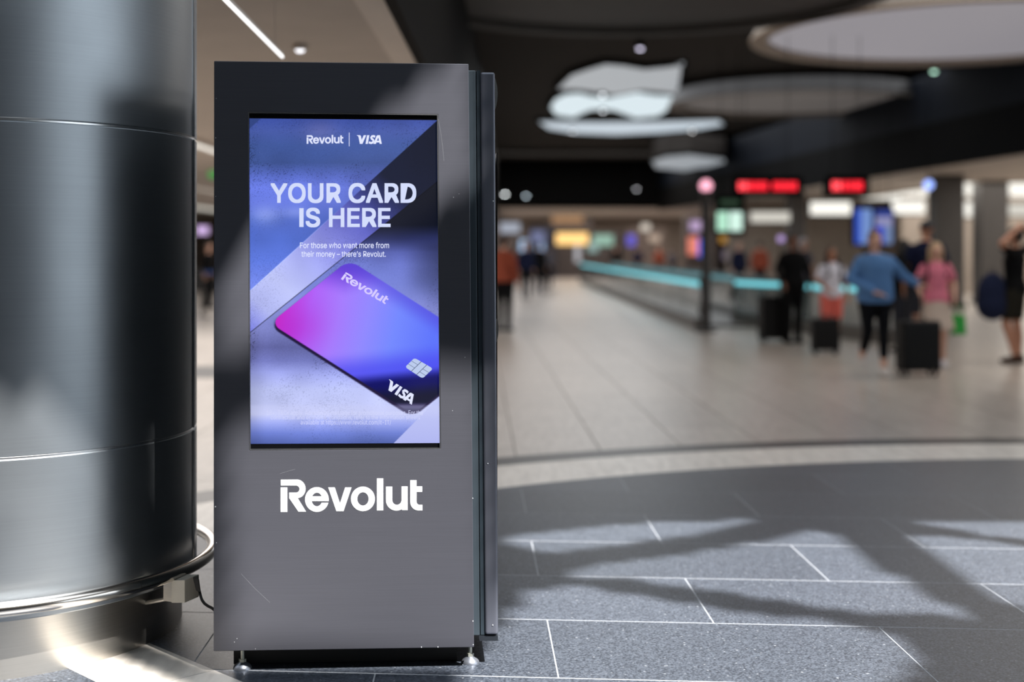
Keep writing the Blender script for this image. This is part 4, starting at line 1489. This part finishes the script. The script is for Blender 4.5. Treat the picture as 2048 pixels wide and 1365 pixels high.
def remeshed(b, name, m, parent, vox, smooth_it=4):
    """one continuous skin over overlapping volumes"""
    me = bpy.data.meshes.new(name)
    me.from_pydata([tuple(p) for p in b.v], [], b.f)
    o = bpy.data.objects.new(name, me)
    COL.objects.link(o)
    md = o.modifiers.new('r', 'REMESH')
    md.mode = 'VOXEL'
    md.voxel_size = vox
    md.use_smooth_shade = True
    sm = o.modifiers.new('s', 'SMOOTH')
    sm.factor = .5
    sm.iterations = smooth_it
    dg = bpy.context.evaluated_depsgraph_get()
    m2 = bpy.data.meshes.new_from_object(o.evaluated_get(dg))
    m2.name = name
    o.modifiers.clear()
    o.data = m2
    bpy.data.meshes.remove(me)
    m2.materials.clear()
    m2.materials.append(m)
    m2.polygons.foreach_set('use_smooth', [True] * len(m2.polygons))
    o.parent = parent
    return o


SKIN = {'fair': mat('skin_fair', (206, 160, 138), .55, noise=(12, .05, (1, 1, 1))), 'tan': mat('skin_tan', (176, 124, 98), .55, noise=(12, .05, (1, 1, 1))), 'deep': mat('skin_deep', (120, 80, 62), .55, noise=(12, .05, (1, 1, 1)))}


def cloth(name, rgb):
    return mat('cloth_' + name, rgb, .9, spec=.15, noise=(60, .10, (1, 1, 1)))


def hand(b, wrist, d, sidev, s=1.0, curl=.5):
    """palm, four unequal bent fingers and a thumb leaving the palm's side"""
    d = Vector(d).normalized()
    sv = Vector(sidev)
    sv = (sv - d * sv.dot(d)).normalized()
    nv = d.cross(sv)
    w = Vector(wrist)
    for k in (-1, 0, 1):
        b.limb(w + sv * .016 * k * s, w + d * .085 * s + sv * .024 * k * s, .017 * s, .015 * s, 10)
    for k, L_ in enumerate((.066, .074, .070, .054)):
        r0 = w + d * .085 * s + sv * (k - 1.5) * .019 * s
        k1 = r0 + (d + nv * curl * .35).normalized() * L_ * .5 * s
        k2 = k1 + (d * (1 - curl * .6) + nv * curl).normalized() * L_ * .5 * s
        b.limb(r0, k1, .0098 * s, .009 * s, 8)
        b.limb(k1, k2, .009 * s, .0078 * s, 8)
    r0 = w + d * .03 * s - sv * .028 * s
    k1 = r0 + (d * .6 - sv * .7 + nv * .3).normalized() * .04 * s
    k2 = k1 + (d * .9 - sv * .2 + nv * .3).normalized() * .032 * s
    b.limb(r0, k1, .0125 * s, .011 * s, 8)
    b.limb(k1, k2, .011 * s, .009 * s, 8)


def person(loc, label, H=1.7, rz=0.0, skin='fair', hair=('short', (60, 44, 36)), top=('tee', 'white', (220, 220, 225)), bottom=('trousers', 'black', (22, 22, 26)), shoes=(40, 40, 42),
           arms=None, legs=None, fat=1.0, vox=.0085, group=None, sleeve_r=.009, lean=0.0):
    t = thing('person', loc, label, 'person', group, rz, H / 1.7)
    arms = arms or {}
    legs = legs or {}
    b = MB()
    B = fat
    torso = [(0, 0, .84, .125 * B, .09 * B), (0, 0, .90, .158 * B, .108 * B), (0, 0, .97, .160 * B, .110 * B), (0, -.005, 1.07, .135 * B, .098 * B), (0, -.008, 1.18, .142 * B, .105 * B), (0, -.006, 1.29, .160 * B, .112 * B), (0, .002, 1.37, .150 * B, .098 * B), (0, .008, 1.42, .105 * B, .078), (0, .01, 1.46, .062, .062)]
    b.loft(torso)
    b.limb((0, .012, 1.43), (0, -.002, 1.53), .054, .050)
    # head: skull, face, jaw, nose, ears
    b.ball((0, .008, 1.617), (.073, .090, .083), 20, 12)
    b.ball((0, -.026, 1.565), (.058, .062, .068), 18, 12)
    b.limb((0, -.062, 1.522), (0, -.07, 1.522), .020, .016)
    b.limb((0, -.085, 1.600), (0, -.104, 1.568), .010, .014, 10)
    b.limb((-.026, -.084, 1.612), (.026, -.084, 1.612), .012, .012, 10)
    b.limb((-.018, -.085, 1.540), (.018, -.085, 1.540), .008, .008, 8)
    for s in (-1, 1):
        b.ball((s * .076, .012, 1.583), (.012, .020, .030), 10, 8)
    # arms
    J = {}
    for key, s in (('a', -1), ('b', 1)):
        sh = Vector((s * .166 * (.5 + .5 * B), .004, 1.362))
        el, wr = arms.get(key, ((s * .232 * (.4 + .6 * B), .03, 1.12), (s * .240 * (.4 + .6 * B), -.04, .885)))[:2]
        el, wr = Vector(el), Vector(wr)
        J[key] = (sh, el, wr)
        b.limb(sh, el, .050, .040)
        b.limb(el, wr, .040, .026)
        hd = arms[key][2] if key in arms and len(arms[key]) > 2 else (wr - el)
        hand(b, wr, hd, (0, -1, 0) if abs(Vector(hd).normalized().y) < .8 else (s, 0, 0), 1.0, .5)
    # legs
    K_ = {}
    for key, s in (('a', -1), ('b', 1)):
        hp = Vector((s * .088 * B, 0, .90))
        kn, an = legs.get(key, ((s * .095, -.01, .49), (s * .095, .02, .085)))[:2]
        kn, an = Vector(kn), Vector(an)
        K_[key] = (hp, kn, an)
        b.limb(hp, kn, .085 * (.4 + .6 * B), .056)
        b.limb(kn, kn.lerp(an, .35) + Vector((0, .012, 0)), .056, .056)
        b.limb(kn.lerp(an, .35) + Vector((0, .012, 0)), an, .055, .036)
        b.limb(an + Vector((0, .03, -.04)), an + Vector((0, -.13, -.055)), .034, .026)
    body = remeshed(b, 'body', SKIN[skin], t, vox)
    # eyes and lips
    em = mat('eye_dark', (24, 20, 20), .3, noise=(50, .05, (1, 1, 1)))
    for s in (-1, 1):
        MB().ball((s * .030, -.0865, 1.592), (.011, .008, .007), 10, 6).build('eye', em, t, True, True)
    MB().ball((0, -.0915, 1.540), (.021, .006, .007), 10, 6).build('lips', mat('lips', (150, 82, 78), .5, noise=(50, .05, (1, 1, 1))), t, True, True)
    # hair
    hs, hc = hair
    hm = mat('hair_%d_%d' % (hc[0], hc[2]), hc, .6, noise=(40, .25, (6, 6, 1)))
    if hs == 'cap':
        b = MB()
        b.ball((0, .012, 1.640), (.080, .098, .076), 18, 10)
        b.limb((-.03, -.10, 1.655), (.03, -.10, 1.655), .014, .014)
        b.limb((-.03, -.15, 1.648), (.03, -.15, 1.648), .012, .012)
        remeshed(b, 'cap', hm, t, vox, 2)
    else:
        b = MB()
        b.ball((0, .020, 1.634), (.083, .092, .084), 18, 12)
        b.ball((0, .045, 1.59), (.076, .070, .085), 18, 12)
        if hs == 'long':
            for s in (-1, 0, 1):
                b.limb((s * .055, .05, 1.60), (s * .07, .055, 1.40), .045, .03)
            for s in (-1, 1):
                b.limb((s * .078, .0, 1.62), (s * .085, -.01, 1.44), .022, .018)
        if hs == 'bun':
            b.ball((0, .06, 1.72), (.04, .04, .035), 12, 8)
        remeshed(b, 'hair', hm, t, vox, 3)
    # top
    ts, tn, tcol = top
    b = MB()
    g = .016
    long = ts in ('long', 'sweater')
    gb = .030 if ts == 'sweater' else g
    hem = .86 if ts == 'sweater' else .88
    prof = [(0, 0, hem, (.172 + gb) * B, (.12 + gb) * B), (0, 0, .95, (.175 + gb) * B, (.122 + gb) * B)] + [(x, y, z, rx + gb * B, ry + gb * B) for x, y, z, rx, ry in torso[3:8]] + [(0, .012, 1.452, .078, .072)]
    if ts == 'sweater':
        prof = [(0, 0, .86, .165 * B, .125 * B), (0, 0, .90, .19 * B, .145 * B), (0, -.005, 1.05, .185 * B, .14 * B)] + prof[3:]
    b.loft(prof)
    for key in ('a', 'b'):
        sh, el, wr = J[key]
        r0 = .050 + (.014 if ts == 'sweater' else sleeve_r)
        if ts == 'vest':
            continue
        if long:
            b.limb(sh, el, r0, .040 + (.022 if ts == 'sweater' else .012))
            b.limb(el, el.lerp(wr, .90), .040 + (.022 if ts == 'sweater' else .012), .026 + (.018 if ts == 'sweater' else .010))
        else:
            b.limb(sh, sh.lerp(el, .62), r0, .060)
    remeshed(b, {'sweater': 'sweater', 'long': 'long_sleeved_top', 'vest': 'vest'}.get(ts, 'tee_shirt'), cloth(tn, tcol), t, max(vox, .009), 5)
    # bottom
    bs, bn, bc = bottom
    b = MB()
    if bs == 'skirt':
        b.loft([(0, 0, .52, .25, .20), (0, 0, .60, .24, .19), (0, 0, .80, .20 * B, .15 * B), (0, 0, 1.0, .165 * B, .125 * B)])
    else:
        b.loft([(0, 0, .80, .13 * B, .10 * B), (0, 0, .88, .178 * B, .126 * B), (0, 0, .96, .176 * B, .125 * B), (0, 0, 1.02, .160 * B, .118 * B)])
        for key in ('a', 'b'):
            hp, kn, an = K_[key]
            r0 = .085 * (.4 + .6 * B) + .014
            if bs == 'shorts':
                b.limb(hp, hp.lerp(kn, .72), r0 + .012, .088)
            elif bs == 'capri':
                b.limb(hp, kn, r0, .066)
                b.limb(kn, kn.lerp(an, .62), .066, .052)
            else:
                b.limb(hp, kn, r0 + .004, .072)
                b.limb(kn, kn.lerp(an, .98), .072, .058)
    remeshed(b, {'skirt': 'skirt', 'shorts': 'shorts', 'capri': 'leggings'}.get(bs, 'trousers'), cloth(bn, bc), t, max(vox, .009), 4)
    for key in ('a', 'b'):
        an = K_[key][2]
        b = MB()
        b.limb(an + Vector((0, .035, -.035)), an + Vector((0, -.03, -.030)), .046, .044)
        b.limb(an + Vector((0, -.03, -.034)), an + Vector((0, -.155, -.050)), .044, .033)
        b.limb(an + Vector((0, .0, .0)), an + Vector((0, -.01, -.03)), .044, .045)
        for p in b.v:
            p.z = max(p.z, an.z - .083)
        remeshed(b, 'shoe', cloth('shoe_%d' % shoes[0], shoes), t, max(vox, .009), 2)
    return t


# walking woman in the blue sweater
PW0 = onfloor(1750, 752)
person(PW0, 'walking woman in a light blue sweater and black leggings pulling a suitcase', 1.62, 0.05, 'fair', ('bun', (112, 82, 60)), ('sweater', 'blue', (86, 124, 172)), ('capri', 'leggings', (10, 11, 16)), (206, 200, 196), fat=1.16,
       arms={'a': ((-.30, -.02, 1.14), (-.07, -.20, .99), (.9, -.3, -.2)), 'b': ((.36, .05, 1.17), (.52, .02, 1.08), (1, 0, -.15))},
       legs={'a': ((-.09, -.02, .52), (-.10, .20, .20)), 'b': ((.07, -.10, .50), (.06, -.14, .085))})
PW1 = onfloor(1872, 735)
person(PW1, 'girl in a pink tee and beige skirt with backpack straps', 1.50, -.05, 'fair', ('long', (186, 156, 120)), ('tee', 'pink', (214, 120, 140)), ('skirt', 'beige', (196, 178, 164)), (226, 222, 226), fat=.98,
       arms={'a': ((-.25, .02, 1.16), (-.22, -.12, .98)), 'b': ((.25, .03, 1.15), (.22, -.12, .97))})
PW2 = onfloor(1852, 716)
person(PW2, 'tall man seen from behind in a navy tee and dark cap', 1.80, math.pi - .2, 'tan', ('cap', (26, 27, 36)), ('tee', 'navy', (20, 25, 50)), ('shorts', 'darkgrey', (44, 46, 54)), (60, 60, 64), fat=1.15, vox=.010)
PW3 = onfloor(1663, 704)
person(PW3, 'girl in a white top and coral shorts behind a small suitcase', 1.46, .1, 'tan', ('long', (70, 50, 40)), ('tee', 'white', (214, 214, 226)), ('shorts', 'coral', (226, 112, 100)), (200, 196, 196), fat=.95, vox=.010,
       arms={'a': ((-.24, .0, 1.14), (-.12, -.18, 1.02)), 'b': ((.26, .03, 1.13), (.25, -.05, .90))})
PW4 = onfloor(1586, 688)
person(PW4, 'man dressed all in black beside a tall black suitcase', 1.66, .35, 'deep', ('short', (38, 28, 24)), ('long', 'black', (9, 9, 11)), ('trousers', 'black2', (8, 8, 10)), (20, 20, 22), fat=1.15, vox=.010,
       arms={'a': ((-.28, .0, 1.16), (-.26, -.14, .95)), 'b': ((.30, .03, 1.13), (.30, -.02, .9))})
p = onfloor(1608, 646)
person(p, 'white-haired person partly hidden behind the black-clad man', 1.66, .5, 'fair', ('short', (206, 206, 214)), ('tee', 'greytop', (92, 90, 98)), ('trousers', 'black2', (8, 8, 10)), (60, 60, 62), vox=.012)
p = onfloor(1806, 706)
person(p, 'dark-haired person in black between the woman in blue and the tall man', 1.56, math.pi + .4, 'tan', ('long', (22, 19, 20)), ('long', 'black', (9, 9, 11)), ('trousers', 'darkgrey', (44, 46, 54)), (40, 40, 42), vox=.012)
PW5 = onfloor(2030, 727)
person(PW5, 'person in a black tee with raised arms at the right edge', 1.70, math.pi + .9, 'tan', ('short', (44, 32, 26)), ('tee', 'black', (9, 9, 11)), ('shorts', 'olive', (38, 36, 30)), (70, 52, 44), vox=.010, fat=1.05,
       arms={'a': ((-.36, .10, 1.52), (-.14, .10, 1.66)), 'b': ((.42, -.02, 1.50), (.16, .06, 1.66))}, legs={'b': ((.10, -.08, .50), (.12, .04, .085))})
p = onfloor(1008, 664)
person(p, 'person in a rust jacket half hidden behind the machine', 1.68, 2.6, 'fair', ('short', (58, 42, 36)), ('long', 'rust', (140, 70, 52)), ('trousers', 'charcoal', (15, 15, 18)), (30, 30, 32), vox=.012, fat=1.15)
CROWD = [(1052, 600, 1.7, 'distant walker in dark navy, right of the rust jacket', ('navy', (20, 25, 50)), .3), (1078, 588, 1.72, 'distant walker in black, second right of the rust jacket', ('black', (9, 9, 11)), 2.8), (1096, 576, 1.66, 'distant walker in grey near the walkway start', ('greytop', (92, 90, 98)), 3.3),
         (1232, 556, 1.7, 'distant passenger in black beyond the walkway, leftmost', ('black', (9, 9, 11)), .4), (1275, 558, 1.74, 'distant passenger in navy beyond the walkway', ('navy', (20, 25, 50)), 2.9), (1318, 560, 1.68, 'distant passenger in rust beyond the walkway', ('rust', (140, 70, 52)), .2), (1345, 561, 1.6, 'distant passenger in grey beyond the walkway', ('greytop', (92, 90, 98)), 3.0),
         (1478, 600, 1.7, 'distant passenger in navy right of the dark post', ('navy', (20, 25, 50)), .3), (1520, 598, 1.72, 'distant passenger in rust right of the dark post', ('rust', (140, 70, 52)), 2.8), (418, 618, 1.62, 'person in dark clothes behind the queue barrier', ('black', (9, 9, 11)), 1.2)]
for x, y, H, lab, (tn, tc_), rz in CROWD:
    person(onfloor(x, y), lab, H, rz, 'fair', ('short', (44, 34, 30)), ('long', tn, tc_), ('trousers', 'charcoal', (15, 15, 18)), (30, 30, 32), vox=.022, group='distant passengers')


# ------------------------------------------------------------------ luggage
def suitcase(loc, rz, w, d, h, label, rgb, handle=.35):
    t = thing('suitcase', loc, label, 'suitcase', None, rz)
    nm = 'shell_%d_%d' % (rgb[0], rgb[2])
    m = mat(nm, rgb, .6, spec=.25, noise=(50, .1, (1, 1, 1)))
    z0 = .06
    MB().box(-w / 2, w / 2, -d / 2, d / 2, z0, h).build('shell', m, t, 'auto', True, .035, 4)
    for i in range(5):
        x = -w / 2 + w * (i + 1) / 6
        MB().box(x - .008, x + .008, -d / 2 - .006, -d / 2 + .01, z0 + .06, h - .06).build('rib', m, t, False, True, .003, 1)
    MB().box(-w / 2 - .003, w / 2 + .003, -.008, .008, z0 - .003, h + .003).build('zip_band', M_RUBBER, t, False, True)
    for sx in (-1, 1):
        for sy in (-1, 1):
            wl = MB().tube([(sx * (w / 2 - .05) - .012, sy * (d / 2 - .05), .028), (sx * (w / 2 - .05) + .012, sy * (d / 2 - .05), .028)], .028, 14).build('wheel', M_RUBBER, t, 'auto', True)
            MB().box(sx * (w / 2 - .05) - .018, sx * (w / 2 - .05) + .018, sy * (d / 2 - .05) - .018, sy * (d / 2 - .05) + .018, .03, z0 + .01).build('fork', M_DGREY, wl, False, True)
    if handle:
        for sx in (-1, 1):
            MB().tube([(sx * w * .22, d / 2 - .05, h - .05), (sx * w * .22, d / 2 - .05, h + handle)], .009, 8).build('handle_tube', M_DGREY, t, 'auto', True)
        MB().tube([(-w * .22 - .02, d / 2 - .05, h + handle), (w * .22 + .02, d / 2 - .05, h + handle)], .016, 10).build('grip', M_RUBBER, t, 'auto', True)
    MB().tube([(-.08, -.0, h), (-.07, 0, h + .03), (.07, 0, h + .03), (.08, 0, h)], .010, 8).build('carry_handle', M_RUBBER, t, 'auto', True)
    return t


suitcase(onfloor(1836, 752), .12, .44, .27, .62, 'large black suitcase pulled by the woman in blue', (9, 9, 11), .48)
suitcase(onfloor(1650, 709), -.05, .37, .24, .49, 'small dark suitcase in front of the girl in white', (13, 12, 13), .0)
suitcase(onfloor(1548, 686), .1, .44, .30, .72, 'tall black suitcase left of the black-clad man', (7, 7, 8), .12)


def backpack(loc, rz, s, label, rgb, straps=True):
    t = thing('backpack', loc, label, 'backpack', None, rz)
    m = cloth('pack_%d_%d' % (rgb[0], rgb[2]), rgb)
    b = MB()
    b.ball((0, 0, 0), (.16 * s, .09 * s, .22 * s), 18, 12)
    b.ball((0, 0, -.08 * s), (.165 * s, .10 * s, .15 * s), 18, 12)
    b.ball((0, .07 * s, -.10 * s), (.12 * s, .06 * s, .10 * s), 14, 10)
    remeshed(b, 'bag', m, t, .012, 3)
    MB().tube([(-.03 * s, 0, .20 * s), (-.03 * s, 0, .25 * s), (.03 * s, 0, .25 * s), (.03 * s, 0, .20 * s)], .008, 6).build('loop', M_RUBBER, t, False, True)
    if straps:
        for sx in (-1, 1):
            MB().tube([(sx * .10 * s, -.06, .16 * s), (sx * .115 * s, -.13, .225 * s), (sx * .12 * s, -.25, .17 * s), (sx * .115 * s, -.27, .02 * s), (sx * .125 * s, -.20, -.12 * s), (sx * .12 * s, -.07, -.16 * s)], .020, 8).build('strap', m, t, 'auto', True)
    return t


backpack(PW1 + Vector((.0, .19, 1.10)), -.05, .92, 'black backpack worn by the girl in pink', (22, 22, 26))
backpack(PW2 + Vector((-.36, -.06, 1.20)), .5, .85, 'black backpack hanging beside the tall man', (14, 14, 16), False)
p = at(1985, 592, PW5.y - .05)
backpack(p, .3, 1.35, 'large navy bag hanging at the raised-arms traveller', (28, 34, 58), False)
backpack(PW3 + Vector((.0, .17, 1.08)), .1, .80, 'dark backpack worn by the girl in white', (38, 38, 52))
# green carrier bag
p = at(1918, 648, PW1.y)
t = thing('carrier_bag', Vector((p.x, p.y, p.z)), 'bright green carrier bag beside the beige skirt', 'bag')
MB().hexa([(-.10, -.04, -.13), (.08, -.04, -.13), (.08, .04, -.13), (-.10, .04, -.13)], [(-.07, -.02, .12), (.07, -.02, .10), (.07, .02, .10), (-.07, .02, .12)]).build('bag', mat('bag_green', (34, 158, 52), .5, noise=(15, .15, (1, 1, 1))), t, False, True, .01, 2)
MB().tube([(-.05, 0, .11), (-.03, 0, .22), (.03, 0, .22), (.05, 0, .10)], .006, 6).build('handle', mat('bag_green', (34, 158, 52)), t, 'auto', True)
